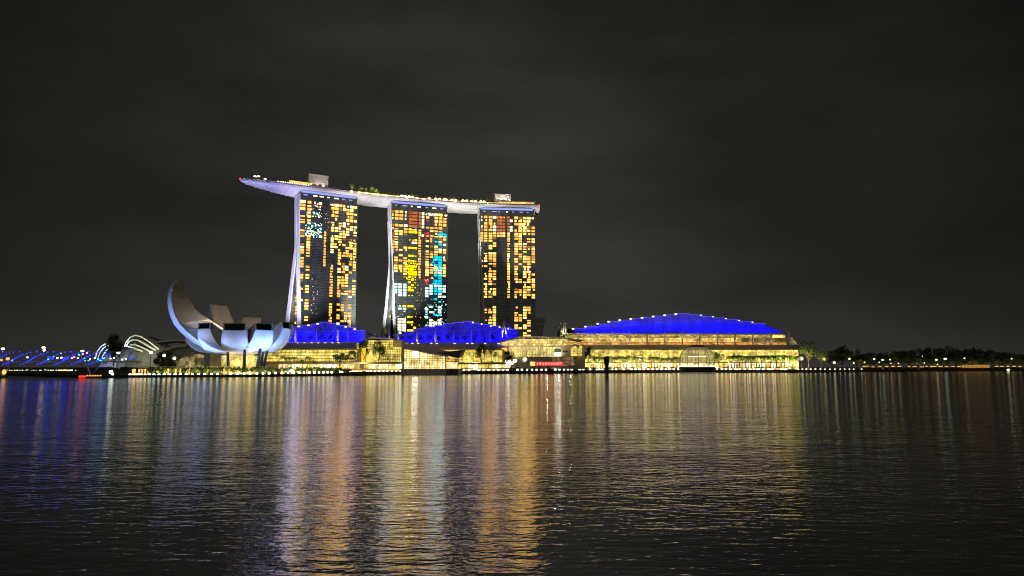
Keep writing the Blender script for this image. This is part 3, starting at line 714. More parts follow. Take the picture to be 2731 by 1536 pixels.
# ------------------------------------------------------------------ malls with blue-lit stepped roofs
BLUE = (.004, .0, 1.0)
def xs(px, Y): return xof(px, Y)
def roof_steps(root, steps, Y, arc, bottom, depth, lamps=True):
    """steps: (px0, px1, py_top); arc(px)->py of fascia foot; bottom py of the wall foot"""
    for i, (a, b, yt) in enumerate(steps):
        x0, x1 = xs(a, Y), xs(b, Y); zt = zof(yt, Y); za, zb = zof(arc(a), Y), zof(arc(b), Y)
        q = MB(); f0 = [(x0, Y, za), (x1, Y, zb), (x1, Y, zt), (x0, Y, zt)]
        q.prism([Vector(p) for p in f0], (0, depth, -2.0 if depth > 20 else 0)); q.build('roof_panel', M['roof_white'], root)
        q = MB(); q.box((x0 - .15, Y - .35, zt - .15), (x1 + .6, Y + .35, zt + .35))
        q.build('roof_edge', M['blue_edge'], root)
        q = MB(); xm = (x0 + x1) / 2; zl = (za + zb) / 2
        q.tube([(x0 + .3, Y - .12, zt - .5), (xm, Y - .12, zl + .1), (x1 - .3, Y - .12, zt - .5)], .10, 4); q.build('truss', M['blue_truss'], root)
    q = MB(); n = 24; a0, b0 = steps[0][0], steps[-1][1]; rings = []
    for i in range(n + 1):
        px = a0 + (b0 - a0) * i / n; rings.append([Vector((xs(px, Y + 1.2), Y + 1.2, zof(bottom(px), Y))), Vector((xs(px, Y + 1.2), Y + 1.2, zof(arc(px), Y) + .1)), Vector((xs(px, Y + 1.2), Y + depth, zof(arc(px), Y) + .1)), Vector((xs(px, Y + 1.2), Y + depth, zof(bottom(px), Y)))])
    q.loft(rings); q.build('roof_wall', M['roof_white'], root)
    q = MB()
    q.tube([(xs(a0 + (b0 - a0) * i / n, Y), Y - .2, zof(arc(a0 + (b0 - a0) * i / n), Y)) for i in range(n + 1)], .12, 4); q.build('arc_line', M['blue_truss'], root)
M['blue_truss'] = emit('violet_truss_glow', (.10, .07, .9), .75)  # truss and arc lines emit a faint violet of their own
def mast(root, px, y0, y1, Y, r=1.0, name='mast', mt='mast'):
    a, b = at(px, y1, Y), at(px, y0, Y); d = b - a
    q = MB(); q.tube([a, a + d * .15, a + d * .35, a + d * .55, a + d * .85, b], [r * .45, r * .8, r, r * .85, r * .45, r * .2], 8)
    if mt == 'mast': spot(a + Vector((0, -3.2, .4)), a + d * .55, 1100, (1, .86, .55), 60, .7, .2, 'mast_uplight')
    return q.build(name, M[mt], root, smooth=True)
def stay(root, p0, p1, r=.12):
    q = MB(); q.tube([p0, p1], r, 4); return q.build('stay_cable', M['steel'], root)
def visor(root, a, b, y0, y1, Y0, Y1, step=16, lean=9, endl=0, endr=0):
    """sloping canopy sheet between gutter (y0 at Y0) and lip (y1 at Y1)"""
    z0, z1 = zof(y0, Y0), zof(y1, Y1)
    q = MB(); A, B = Vector((xs(a, Y0), Y0, z0)), Vector((xs(b, Y0), Y0, z0)); C_, D_ = Vector((xs(b + endr, Y1), Y1, z1)), Vector((xs(a + endl, Y1), Y1, z1))
    q.prism([A, D_, C_, B], (0, .8, .8)); v = q.build('canopy', M['visor'], root)
    q = MB(); px = a + 6
    while px < b - lean - 3:
        q.tube([Vector((xs(px, Y0), Y0 - .05, z0 + .02)), Vector((xs(px + lean, Y1), Y1 - .1, z1 + .1))], .13, 4); px += step
    q.build('seam', M['seam'], v)
    q = MB(); q.box((xs(a, Y0), Y0 - .3, z0 + .75), (xs(b, Y0), Y0 + .5, z0 + 1.15)); q.build('gutter', M['lamp_gold'] if False else M['mast'], v)
def lit_wall(root, a, b, y0, y1, Y, mt='shop', nx=None, nz=4, name='glass_wall', bow=0, lean=0, mr=.16, mm='mullion'):
    x0, x1 = xs(a, Y), xs(b, Y); z0, z1 = zof(y0, Y), zof(y1, Y); q = MB(); k = 10; rings = []
    def P(t, v, o=0): return Vector((x0 + (x1 - x0) * t + lean * (1 - v), Y - bow * math.sin(math.pi * (.15 + .7 * v)) + o, z1 + (z0 - z1) * v))
    for i in range(k + 1): rings.append([P(i / k, v) for v in (0, .25, .5, .75, 1)])
    q.loft(rings, closed=False); g_ = q.build(name, M[mt], root)
    q = MB(); nx = nx or max(3, int((x1 - x0) / 4))
    for i in range(nx + 1): q.tube([P(i / nx, v, -.3) for v in (0, .25, .5, .75, 1)], mr, 4)
    for j in range(nz + 1): q.tube([P(0, j / nz, -.3), P(1, j / nz, -.3)], mr, 4)
    q.build('mullion', M[mm], g_); return g_
def lamp_ball(root, px, py, Y, r, mt='lamp', name='lamp', sc=(1, 1, 1)):
    q = MB(); q.ball(at(px, py, Y), r, 8, 6, sc); return q.build(name, M[mt], root, smooth=True)
def slab(root, a, b, y0, y1, Y, d, mt, name):
    q = MB(); q.box((xs(a, Y), Y, zof(y1, Y)), (xs(b, Y), Y + d, zof(y0, Y))); return q.build(name, M[mt], root)
def shops(root, a, b, y0, y1, Y, n, name='shopfront'):
    w_ = (b - a) / n
    for i in range(n):
        mt = rnd.choice(['shop_bright', 'shop_bright', 'shop', 'Y', 'shop_orange'])
        o = slab(root, a + i * w_ + .8, a + (i + 1) * w_ - .8, y0, y1, Y, .5, mt, name)
    slab(root, a, b, y0 - 1.5, y1, Y + .8, 3, 'cream', 'shop_wall')
def blue_spots(a, b, n, py, Y, tz, power, dist=12):
    power *= 2.1
    for i in range(n):
        px = a + (b - a) * (i + .5) / n; p = at(px, py, Y); spot(p, p + Vector((0, dist, tz)), power, BLUE, 135, .5, .4, 'blue_floodlight')

# --- mall beside the museum
YA = 622
mallA = thing('shopping_mall', 'small blue-roofed mall wing rising behind the lotus museum, beneath the bow tower', 'mall', (xs(850, YA), YA, 2.6))
sA = [(a / 6.44 + 750, b / 6.44 + 750, y / 6.44 + 840) for a, b, y in ((-160, 190, 240), (190, 338, 208), (335, 495, 182), (490, 645, 158), (640, 808, 125), (800, 950, 151), (945, 1105, 180), (1100, 1258, 213), (1250, 1420, 265))]
arcA = lambda px: 840 + float(np.interp((px - 750) * 6.44, [-160, 200, 600, 950, 1200, 1420], [300, 292, 276, 284, 302, 326])) / 6.44
roof_steps(mallA, sA, YA + 20, arcA, lambda px: 914, 70)
for x, y0, y1, r in ((245, 220, 490, 1.15), (972, 225, 490, 1.3)): mast(mallA, 750 + x / 6.44, 840 + y0 / 6.44, 840 + y1 / 6.44, YA + 10, r)
for x, y0, y1, r in ((608, 215, 480, .8), (1148, 225, 475, .8)): mast(mallA, 750 + x / 6.44, 840 + y0 / 6.44, 840 + y1 / 6.44, YA + 14, r, 'rear_mast', 'steel')
for dx in (-22, 14): stay(mallA, at(750 + 970 / 6.44, 840 + 240 / 6.44, YA + 10), at(750 + 970 / 6.44 + dx, 914, YA + 12), .2)
for dx in (60,): stay(mallA, at(750 + 1260 / 6.44, 840 + 150 / 6.44, YA + 40), at(750 + 1660 / 6.44, 840 + 390 / 6.44, YA + 40), .1)
visor(mallA, 700, 950, 916, 931.5, YA + 8, YA - 8, 22, 8)
for x in (285, 400, 520, 635, 755, 880, 990): lamp_ball(mallA, 750 + x / 6.44, 915, YA + 7.6, .7, 'lamp_gutter', 'gutter_lamp', (1.4, 1, .8))
for x, y in ((300, 197), (465, 176), (625, 150), (972, 155), (1108, 203), (1263, 243)): lamp_ball(mallA, 750 + x / 6.44, 840 + y / 6.44, YA + 19, .8, 'lamp_roof', 'roof_lamp', (1.6, 1, .9))
blue_spots(720, 972, 14, 912.5, YA + 9, 15, 7500)
lit_wall(mallA, 700, 955, 933, 964, YA - 2, 'shop', 24, 4, bow=5)
slab(mallA, 690, 1060, 966, 970, YA - 16, 14, 'grey', 'terrace')
shops(mallA, 742, 945, 971.5, 982.5, YA - 14, 22)
slab(mallA, 690, 960, 931.5, 985, YA + 1.5, 60, 'cream', 'body')

# --- glass hall between the mall wings
hall = thing('glass_hall', 'flat-roofed lit glass hall between the two smaller blue-roofed mall wings', 'hall', (xs(1005, 668), 668, 2.6))
q = MB(); rp = [(936, 913), (944, 907), (951, 902.5), (968, 901.3), (1000, 902), (1030, 904), (1050, 906.5)]
rings = []
for a, b in rp:
    p0 = at(a, b, 660); rings.append([p0, p0 + Vector((0, 0, 1.2)), p0 + Vector((0, 40, 1.2)), p0 + Vector((0, 40, 0))])
q.loft(rings); q.build('roof', M['visor'], hall)
lit_wall(hall, 947, 1048, 907, 925, 662, 'shop', 10, 3, mr=.2)
lit_wall(hall, 950, 1072, 925, 965, 658, 'shop', 26, 6, 'curved_glass', bow=6)
slab(hall, 948, 1070, 907, 985, 668, 30, 'cream', 'body')
shops(hall, 946, 1072, 971, 983, 640, 14)
slab(hall, 946, 1074, 966, 969.5, 638, 18, 'grey', 'terrace')
slab(hall, 975, 1010, 936, 966, 650, 1, 'shop', 'lattice_front')

# --- middle mall wing
YB = 722
mallB = thing('shopping_mall', 'long blue-roofed mall wing with spindle masts in front of the middle hotel tower', 'mall', (xs(1180, YB), YB, 2.6))
sB = [(a / 6.44 + 1050, b / 6.44 + 1050, y / 6.44 + 840) for a, b, y in ((10, 172, 346), (168, 345, 292), (342, 510, 241), (505, 692, 206), (688, 860, 179), (855, 1025, 152), (1020, 1190, 131), (1183, 1360, 115), (1356, 1502, 141), (1498, 1652, 165), (1648, 1812, 190), (1808, 1968, 222), (1964, 2125, 249))]
arcB = lambda px: 840 + float(np.interp((px - 1050) * 6.44, [10, 170, 420, 720, 1050, 1350, 1650, 1850, 2125], [368, 350, 325, 296, 276, 268, 276, 298, 325])) / 6.44
roof_steps(mallB, sB, YB + 22, arcB, lambda px: float(np.interp(px, [1050, 1320, 1345, 1380], [915, 915, 907, 899])), 70)
for x in (75, 402, 718): mast(mallB, 1050 + x / 6.44, 840 + 250 / 6.44, 840 + 492 / 6.44, YB + 9, 1.25)
for x in (1025, 1335, 1655): mast(mallB, 1050 + x / 6.44, 840 + 258 / 6.44, 840 + 480 / 6.44, YB + 15, .9, 'rear_mast', 'steel')
ap = at(1050 + 1893 / 6.44, 840 + 105 / 6.44, YB + 12)
for x, y in ((1860, 402), (1952, 392)):
    b = at(1050 + x / 6.44, 840 + y / 6.44, YB + 12); q = MB(); q.tube([b, b.lerp(ap, .4), ap], [.75, 1.1, .35], 8); q.build('a_frame_leg', M['mast'], mallB, smooth=True)
for x, y in ((2080, 250), (2140, 380), (2170, 375)): stay(mallB, ap, at(1050 + x / 6.44, 840 + y / 6.44, YB + 20))
ap2 = at(1050 - 145 / 6.44 * 0 + -110 / 6.44, 840 + 150 / 6.44, YB + 10)
q = MB(); q.tube([at(1036, 903, YB + 10), at(1037, 885, YB + 10), at(1038, 862, YB + 10)], [.5, 1.3, .3], 8); q.build('mast', M['mast'], mallB, smooth=True)
for a, b in ((1038, 1058), (1038, 1020), (1062, 1048), (1062, 1075)): stay(mallB, at(a, 880, YB + 10), at(b, 913, YB + 10), .18)
visor(mallB, 1052, 1325, 917.5, 931.7, YB + 8, YB - 8, 24, 9, 16)
for x in (95, 210, 320, 420, 645, 740, 1045, 1265, 1350, 1570, 1800): lamp_ball(mallB, 1050 + x / 6.44, 916, YB + 7.6, .8, 'lamp_gutter', 'gutter_lamp', (1.4, 1, .8))
for x, y in ((1360, 128), (1512, 152), (1668, 186), (1818, 208), (1968, 235), (850, 158), (1025, 133), (1190, 118)): lamp_ball(mallB, 1050 + x / 6.44, 840 + y / 6.44, YB + 21, .85 if x > 1300 else .5, 'lamp_roof' if x > 1300 else 'blue_edge', 'roof_lamp')
blue_spots(1050, 1380, 17, 913, YB + 9, 17, 8500)
lit_wall(mallB, 1052, 1340, 933, 966, YB - 3, 'shop', 30, 4, bow=5)
slab(mallB, 1058, 1345, 931.7, 985, YB + 2, 60, 'cream', 'body')
slab(mallB, 1180, 1350, 968, 971, YB - 15, 13, 'grey', 'terrace')
shops(mallB, 1185, 1348, 972, 982, YB - 13, 18)

# --- event gateway with curved ribs
YC = 790
gate = thing('event_gateway', 'glazed gateway hall under a curved canopy on bright bent ribs, beside the chequered wall', 'hall', (xs(1430, YC), YC, 2.8))
rp = [(1316, 908.5), (1326, 905), (1340, 903), (1365, 900.5), (1395, 899), (1430, 898.3), (1465, 899.5), (1500, 901.5), (1530, 905), (1556, 909)]
q = MB(); rings = []
for a, b in rp:
    p0 = at(a, b, YC - 10); rings.append([p0, p0 + Vector((0, 0, .9)), p0 + Vector((0, 55, 1.6)), p0 + Vector((0, 55, .7))])
q.loft(rings); q.build('canopy_roof', M['visor'], gate)
rib_x = [(1331, 1337), (1352, 1356), (1374, 1377), (1395, 1396), (1417, 1418), (1440, 1438), (1463, 1458), (1488, 1478), (1512, 1500)]
for a, b in rib_x:
    yt = float(np.interp(a, [r_[0] for r_ in rp], [r_[1] for r_ in rp])) + .5
    dx = 3.5 * (1 if a > 1425 else -1) * abs(a - 1425) / 70
    P0, P1, P2 = at(a + dx, yt, YC - 11), at((a + b) / 2 + dx * .15, yt + 5.5, YC - 8), at(b, 921.5, YC - 5)
    q = MB(); q.tube([P0, P0.lerp(P1, .5) + Vector((-.3 * (1 if dx > 0 else -1), 0, .35)), P1, P2], .55, 6); q.build('rib', M['rib_lit'] if 'rib_lit' in M else M['mast'], gate)
lit_wall(gate, 1330, 1510, 904, 922, YC, 'shop', 22, 3, 'clerestory', mm='mast')
slab(gate, 1330, 1500, 921.5, 924, YC - 6, 8, 'cream', 'beam')
lit_wall(gate, 1358, 1497, 925, 952, YC + 2, 'shop', 18, 4, 'glass_wall', mr=.35, mm='mast')
for x in range(1384, 1480, 11): 
    q = MB(); q.tube([at(x, 953, YC - 1), at(x, 924, YC - 1)], .45, 6); q.build('column', M['mast'], gate)
slab(gate, 1497, 1522, 921, 982, YC - 2, 30, 'cream', 'side_wall'); slab(gate, 1334, 1358, 922, 982, YC - 1, 30, 'cream', 'side_wall')
slab(gate, 1501, 1514, 934, 940, YC - 2.5, .6, 'tower_glass', 'window'); slab(gate, 1338, 1352, 929, 938, YC - 1.6, .5, 'O', 'window')
slab(gate, 1479, 1496, 941, 947.5, YC - 3, .7, 'screen', 'light_panel'); slab(gate, 1479, 1496, 930, 940, YC - 2, .5, 'tower_glass', 'window')
slab(gate, 1360, 1497, 951, 984, YC + 4, 40, 'cream', 'body')
shops(gate, 1322, 1362, 958, 981, YC - 4, 4); 
# side arcs
for cx, s in ((1533, 1), (1330, -1)):
    for k, rr in enumerate((13, 9.5)):
        q = MB(); q.tube([at(cx + s * (-rr + 2 * rr * t_) , 931 - (12 - 3 * k) * math.sin(math.pi * (.12 + .75 * t_)), YC - 6 + 3 * k) for t_ in np.linspace(0, 1, 9)], .7, 6); q.build('arch', M['mast'], gate)
lit_wall(gate, 1522, 1552, 922, 950, YC + 4, 'shop', 8, 4, 'wing_glass')
slab(gate, 1514, 1560, 921, 985, YC + 8, 25, 'cream', 'wing_body')

# checker-patterned event wall with billboard and round emblem
wallY = 772
ev = thing('event_wall', 'long grey chequered event wall carrying a red billboard and a round white emblem', 'wall', (xs(1462, wallY), wallY, 2.8))
M['chequer'] = mat('grey_chequer', (.26, .24, .21), .7)
slab(ev, 1390, 1534, 952, 978, wallY, 3, 'chequer', 'panel')
q = MB(); x0, x1, z0, z1 = xs(1391, wallY), xs(1533, wallY), zof(977.5, wallY), zof(952.5, wallY); d = (z1 - z0) / 10
rr = random.Random(3); nx = int((x1 - x0) / d)
q2 = MB()
for i in range(nx):
    for j in range(10):
        if (i + j) % 2 == 0:
            k = q2 if (i > nx * .55 and rr.random() < .55) else q
            k.box((x0 + i * d + .12, wallY - .12, z0 + j * d + .12), (x0 + (i + 1) * d - .12, wallY + .02, z0 + (j + 1) * d - .12))
q.build('chequer_tile', mat('pale_tile', (.68, .65, .60), .5), ev); q2.build('lit_tile', emit('tile_glow', (1, .62, .22), .75, .5, .6), ev)
bb = slab(ev, 1428, 1502, 965, 975, wallY - .7, .6, 'red_board', 'billboard')
for k in range(9):
    px = 1432 + k * 7.6; q = MB(); 
    c = at(px + 1.5, 970 + rr.uniform(-1, 1), wallY - .85); h = rr.uniform(.8, 1.5)
    q.add([c + Vector((-h, 0, -h)), c + Vector((h * .4, 0, -h * .7)), c + Vector((h, 0, h)), c + Vector((-h * .3, 0, h * .8))], [(0, 1, 2, 3)]); q.prism([c + Vector((-h, 0, -h)), c + Vector((h * .4, 0, -h * .7)), c + Vector((h, 0, h))], (0, .12, 0)); q.build('mark', M['pale_mark'], bb)
slab(ev, 1415, 1426, 965, 975, wallY - .7, .6, 'W', 'light_box')
c = at(1399.5, 958.7, wallY - .35); q = MB(); q.prism([c + Vector((2.1 * math.cos(a), 0, 2.1 * math.sin(a))) for a in np.linspace(0, 2 * math.pi, 24, endpoint=False)], (0, .3, 0)); em = q.build('emblem', M['Y'], ev)
q = MB()
for k in range(3):
    a = R(90 + 120 * k); e_ = c + Vector((.75 * math.cos(a), -.1, .75 * math.sin(a)))
    q.prism([e_ + Vector((.62 * math.cos(t_) , 0, .62 * math.sin(t_))) for t_ in np.linspace(a - 1.9, a + 1.2, 8)], (0, .12, 0))
q.build('emblem_mark', mat('teal_mark', (.03, .25, .3), .5), em)
slab(ev, 1386, 1545, 977.5, 980, wallY - 6, 9, 'grey', 'stage')

# --- expo hall with the biggest blue roof
YD = 940
expo = thing('exhibition_hall', 'huge arched blue-roofed exhibition hall with lit orange galleries along the waterfront', 'exhibition hall', (xs(1815, YD), YD, 3))
sD = [(1531, 1564.3, 876.8), (1564, 1597.6, 869.8), (1597, 1629, 864.0), (1628.5, 1660.5, 857.8), (1660, 1690.2, 853.8), (1690, 1720.4, 850.2)] + [(a / 6.44 + 1700, b / 6.44 + 1700, y / 6.44 + 820) for a, b, y in ((130, 325, 166), (320, 516, 146), (510, 710, 126), (705, 905, 104), (890, 1110, 125), (1105, 1316, 152), (1310, 1530, 180), (1525, 1756, 210), (1750, 1990, 240), (1985, 2230, 274))]
arcD = lambda px: float(np.interp(px, [1531, 1597, 1660, 1720, 1780, 1840, 1904, 1972, 2046], [884, 877, 870, 863.5, 858, 854.5, 856, 862.5, 869.5]))
roof_steps(expo, sD, YD + 16, arcD, lambda px: 889, 110)
q = MB(); rings = []
for px, y in ((2044, 869), (2060, 874), (2075, 879.5), (2092, 884)): rings.append([at(px, 889, YD + 17), at(px, y, YD + 17), at(px, y, YD + 17) + Vector((0, 90, 0)), at(px, 889, YD + 17) + Vector((0, 90, 0))])
q.loft(rings); q.build('roof_tail', M['roof_white'], expo)
for px0, px1, y0 in ((1496, 1532, 878), (1512, 1533, 873.5), (1531, 1565, 868.5), (1565, 1596, 862.5)):
    q = MB(); q.box((xs(px0, YD + 40), YD + 40, zof(889, YD + 40)), (xs(px1, YD + 40), YD + 120, zof(y0, YD + 40))); q.build('rear_roof', M['visor'], expo)
for px, y in ((1528, 877), (1561, 871), (1593.8, 863.3), (1623.3, 857.9), (1652.8, 854), (1682.3, 850.5), (1712.5, 847.4), (1742, 844), (1772.5, 840.8), (1802.5, 837.6)):
    lamp_ball(expo, px, y, YD + 14.5, 1.15, 'lamp_roof', 'roof_lamp', (1.6, 1, 1))
for px, y in ((1870, 840.5), (1902, 845), (1936, 849.5), (1971, 854.5), (2007, 859)): lamp_ball(expo, px, y, YD + 14.5, .8, 'lamp_roof', 'roof_lamp', (1.8, 1, .7))
blue_spots(1540, 2085, 26, 888, YD + 3, 16, 10500, 13)
slab(expo, 1500, 2098, 889.5, 892, YD + 1, 14, 'mast', 'roof_beam')
slab(expo, 1506, 2098, 892, 922, YD + 14, 90, 'grey', 'body')
for y0, y1, mt, nm in ((894, 900, 'shop_dim', 'upper_gallery'), (901, 911, 'shop_orange', 'middle_gallery'), (912.5, 920, 'shop_orange2', 'lower_gallery')):
    pass
M['shop_dim'] = shop_mat('lit_gallery_dim', [(.10, .08, .03), (.5, .36, .10), (1.0, .70, .18), (.3, .2, .07)], 1.1, (3, 1, 1.6))
M['shop_orange2'] = shop_mat('lit_gallery_amber', [(1.0, .42, .08), (.8, .25, .04), (1.0, .6, .16), (.45, .18, .04)], 1.0, (4, 1, 1.4))
lit_wall(expo, 1508, 2098, 893.5, 900.5, YD + 10, 'shop_dim', 60, 2, 'upper_gallery', mr=.14)
lit_wall(expo, 1508, 1980, 901.5, 911.5, YD + 8, 'shop_orange', 48, 3, 'middle_gallery', mr=.14)
lit_wall(expo, 1980, 2098, 901.5, 911.5, YD + 8, 'dim_glass', 14, 3, 'middle_gallery', mr=.14)
lit_wall(expo, 1508, 2100, 913, 920.5, YD + 6, 'shop_orange2', 40, 2, 'lower_gallery', mr=.14)
slab(expo, 2064, 2092, 894.5, 900.5, YD + 9.2, .5, 'W', 'lit_room')
for y in (901, 912.3): slab(expo, 1506, 2102, y - .6, y + .6, YD + 4, 8, 'cream', 'gallery_floor')
for x in [1350 + a / 6.44 for a in (1235, 1530, 1830, 2120)] + [1700 + a / 6.44 for a in (470, 770, 1375, 1680, 1985, 2290)]: mast(expo, x, 883.5, 919, YD + 1, 1.35, 'spindle_column')
for x in [1350 + 2420 / 6.44, 1700 + 1070 / 6.44]: mast(expo, x, 885, 919, YD + 1, 1.0, 'spindle_column', 'steel')
q = MB(); q.tube([at(2106, 921, YD + 2), at(2104, 884, YD + 2), at(2094, 884.5, YD + 2)], 1.0, 6); q.build('end_frame', M['mast'], expo)
for k in range(5): slab(expo, 2100, 2117 + k * 3.8, 900 + k * 4.6, 904.8 + k * 4.6, YD + 14, 40, 'grey' if k % 2 else 'cream', 'end_terrace')
visor(expo, 1552, 2134, 921.3, 932.5, YD + 5, YD - 12, 24, 7)
lit_wall(expo, 1560, 2128, 933, 966, YD - 4, 'shop', 46, 4, bow=4)
slab(expo, 1556, 2130, 932, 985, YD + 1, 80, 'cream', 'hall_body')
shops(expo, 1560, 2110, 968, 981, YD - 14, 40)
slab(expo, 1556, 2112, 964.8, 967, YD - 15, 12, 'grey', 'terrace')
apx = at(1503.5, 857.5, YD - 2)
for x, y in ((1493.5, 898), (1500, 899), (1514, 901)):
    b = at(x, y, YD - 2 + (3 if x < 1495 else 0)); q = MB(); q.tube([b, b.lerp(apx, .35), apx], [.8, 1.4, .4], 8); q.build('a_frame_leg', M['mast'], expo, smooth=True)
for x, y in ((1445, 898), (1472, 900), (1532, 884)): stay(expo, apx, at(x, y, YD - 2), .16)
q = MB(); q.tube([at(1492, 889.5, YD - 2), at(1531, 889, YD - 2)], .5, 5); q.build('tie_beam', M['mast'], expo)

# --- slab tower far behind
ft = thing('office_block', 'pale leaning-edged office block standing far behind, between gateway and exhibition hall', 'building', at(1440, 900, 1300))
q = MB(); q.prism([at(1428.5, 905, 1300), at(1446, 905, 1300), at(1455, 844, 1300), at(1427, 848, 1300)], (0, 30, 0)); q.build('body', mat('pale_block', (.5, .46, .38), .7), ft)
q = MB()
for k in range(15):
    y = 850 + k * 3.4; xr = 1455 - (y - 844) * 9 / 61; q.tube([at(1428, y + .5, 1299.5), at(xr - 1, y, 1299.5)], .35, 4)
q.build('sunshade', M['grey'], ft)

# ------------------------------------------------------------------ floating pavilions
YP = 636
lv = thing('glass_pavilion', 'angular lit glass pavilion with sloping dark roofs on a dark base in the bay', 'pavilion', (xs(1130, YP), YP, 0))
z_b = zof(983, YP)
# dark floating base
q = MB(); bp = [(1072.5, 998.3), (1190, 997)]
x0, x1 = xs(1072.5, YP - 2), xs(1190, YP - 2)
q.prism([Vector((x0 - 1, YP - 3, -1)), Vector((x1, YP - 3, -1)), Vector((x1 + 12, YP + 25, -1)), Vector((x0 + 3, YP + 25, -1))], (0, 0, z_b + .8)); q.build('base', mat('olive_base_panel', (.36, .34, .27), .6), lv)
def pxq(pts, Y): return [at(a, b, Y) for a, b in pts]
# main prism glass
A = pxq([(1077, 983), (1187, 983), (1187, 950), (1078, 931.8)], YP)
q = MB(); q.poly(pxq([(1077, 983), (1187, 983), (1187, 950.5), (1078, 931.8)], YP)); q.build('glass_front', M['shop_front'] if 'shop_front' in M else M['shop'], lv)
q = MB()
for k in range(17):
    t_ = k / 16; a = 1077 + 110 * t_; yt = 931.8 + (950.5 - 931.8) * t_; q.tube([at(a, 983, YP - .4), at(a + (.9 if k else .9), yt, YP - .4)], .22 if k in (0, 3, 16) else .15, 4)
for y in (938, 944, 950, 956, 962, 968, 974, 980):
    a1 = 1187 if y > 950 else 1078 + (y - 931.8) / 18.7 * 109; q.tube([at(1077.5, y, YP - .4), at(a1, y, YP - .4)], .15, 4)
q.build('mullion', M['mullion'], lv)
q = MB(); rf = pxq([(1076, 930.5), (1150, 944.5), (1188, 951.5)], YP - .8); bk_ = [p + Vector((14, 26, 2)) for p in rf]
q.loft([[a, b, b + Vector((0, 0, .9)), a + Vector((0, 0, .9))] for a, b in zip(rf, bk_)]); q.build('roof', M['visor'], lv)
q = MB(); q.poly(pxq([(1077, 983), (1077.5, 932)], YP) + [p + Vector((10, 24, 0)) for p in pxq([(1077.5, 932), (1077, 983)], YP)]); q.build('side_glass', M['shop'], lv)
# second prism
q = MB(); q.prism(pxq([(1148, 942), (1190, 939), (1235, 933.5), (1222, 955), (1190, 948.5)], YP + 6), (2, 14, 1)); q.build('wing_roof', M['dark'], lv)
q = MB(); q.poly(pxq([(1188, 949), (1223, 955.5), (1222, 984), (1188, 984)], YP + 7)); q.build('wing_glass', M['shop_orange'], lv)
q = MB()
for k in range(13):
    a = 1188 + 34 * k / 12; q.tube([at(a, 983, YP + 6.6), at(a + 1, 949.5 + 6 * k / 12, YP + 6.6)], .22, 4)
for y in (957, 964): q.tube([at(1188, y, YP + 6.6), at(1222, y + 1, YP + 6.6)], .3, 4)
q.build('wing_mullion', M['mullion'], lv)
for a in range(1082, 1187, 7):
    o = slab(lv, a, a + 5.6, 974 - rnd.random() * 3, 982.5, YP - .25, .2, rnd.choice(['Y', 'shop_bright', 'Y', 'shop_bright', 'W']), 'bright_bay')
for a in range(1190, 1220, 6): slab(lv, a, a + 5, 966, 982.5, YP + 6.4, .2, 'shop_bright', 'bright_bay')
slab(lv, 1098.5, 1114.5, 938, 954, YP - 1.2, .8, 'screen', 'light_screen')
q = MB(); q.prism([Vector((xs(1188, YP), YP + 2, -1)), Vector((xs(1222, YP), YP + 4, -1)), Vector((xs(1226, YP), YP + 26, -1)), Vector((xs(1188, YP), YP + 26, -1))], (0, 0, zof(984, YP) + 1)); q.build('wing_base', M['dark'], lv)

YG = 856
M['dome_fill'] = emit('dome_fill_glow', (1, .86, .58), 2.2)
dm = thing('glass_dome', 'round glass dome shop with dark louvre rings floating on a black drum at the quay', 'dome', (xs(1859.5, YG), YG, 0))
DC = Vector((xs(1859.5, YG), YG, zof(962, YG))); DR = 47 * YG / 1972.0 * 1.005
def dome_pt(az, el, r=1.0): return DC + Vector((math.cos(az) * math.cos(el), math.sin(az) * math.cos(el), math.sin(el) * .87)) * DR * r
m_, t_, b_ = newmat('dome_glass')
tr = t_.nodes.new('ShaderNodeBsdfTransparent'); tr.inputs[0].default_value = (.88, .9, .86, 1); gl = t_.nodes.new('ShaderNodeBsdfTranslucent'); gl.inputs['Color'].default_value = (.7, .74, .62, 1)
mxs = t_.nodes.new('ShaderNodeMixShader'); mxs.inputs[0].default_value = .22; t_.links.new(tr.outputs[0], mxs.inputs[1]); t_.links.new(gl.outputs[0], mxs.inputs[2]); t_.links.new(mxs.outputs[0], t_.nodes['Material Output'].inputs[0]); M['dome_glass'] = m_
q = MB(); els = np.linspace(R(-24), R(82), 14)
q.loft([[dome_pt(2 * math.pi * i / 32, e) for i in range(32)] for e in els], True, False); q.build('glass', M['dome_glass'], dm, smooth=True)
q = MB()
for e in np.linspace(R(-5), R(62), 13): q.tube([dome_pt(math.pi + math.pi * i / 24, e, 1.004) for i in range(25)], .17, 4, False)
q.build('louvre', M['mullion'], dm)
for i in range(10):
    q = MB(); a = 2 * math.pi * (i + .24) / 10; q.tube([dome_pt(a, e, 1.01) for e in np.linspace(R(-24), R(84), 12)], .28, 4); q.build('rib', M['dark'], dm)
q = MB(); q.loft([[dome_pt(2 * math.pi * i / 24, e, .985) for i in range(24)] for e in (R(60), R(68), R(76), R(84))]); q.build('crown_cap', mat('copper_cap', (.5, .3, .18), .5), dm, smooth=True)
q = MB(); q.tube([dome_pt(0, R(90)) - Vector((0, 0, 1.5)), dome_pt(0, R(90)) + Vector((0, 0, 2.2))], .35, 6); q.build('finial', M['dark'], dm)
zb0, zb1 = zof(979, YG), 0
q = MB(); q.tube([Vector((DC.x, DC.y, -.5)), Vector((DC.x, DC.y, zof(978.5, YG)))], [DR * .965, DR * .985], 40); q.build('drum', M['black'], dm, smooth=True)
q = MB(); q.tube([Vector((DC.x, DC.y, zof(978.4, YG))), Vector((DC.x, DC.y, zof(972, YG)))], [DR * .8, DR * .8], 32, False); q.build('lit_counter', M['shop_bright'], dm)
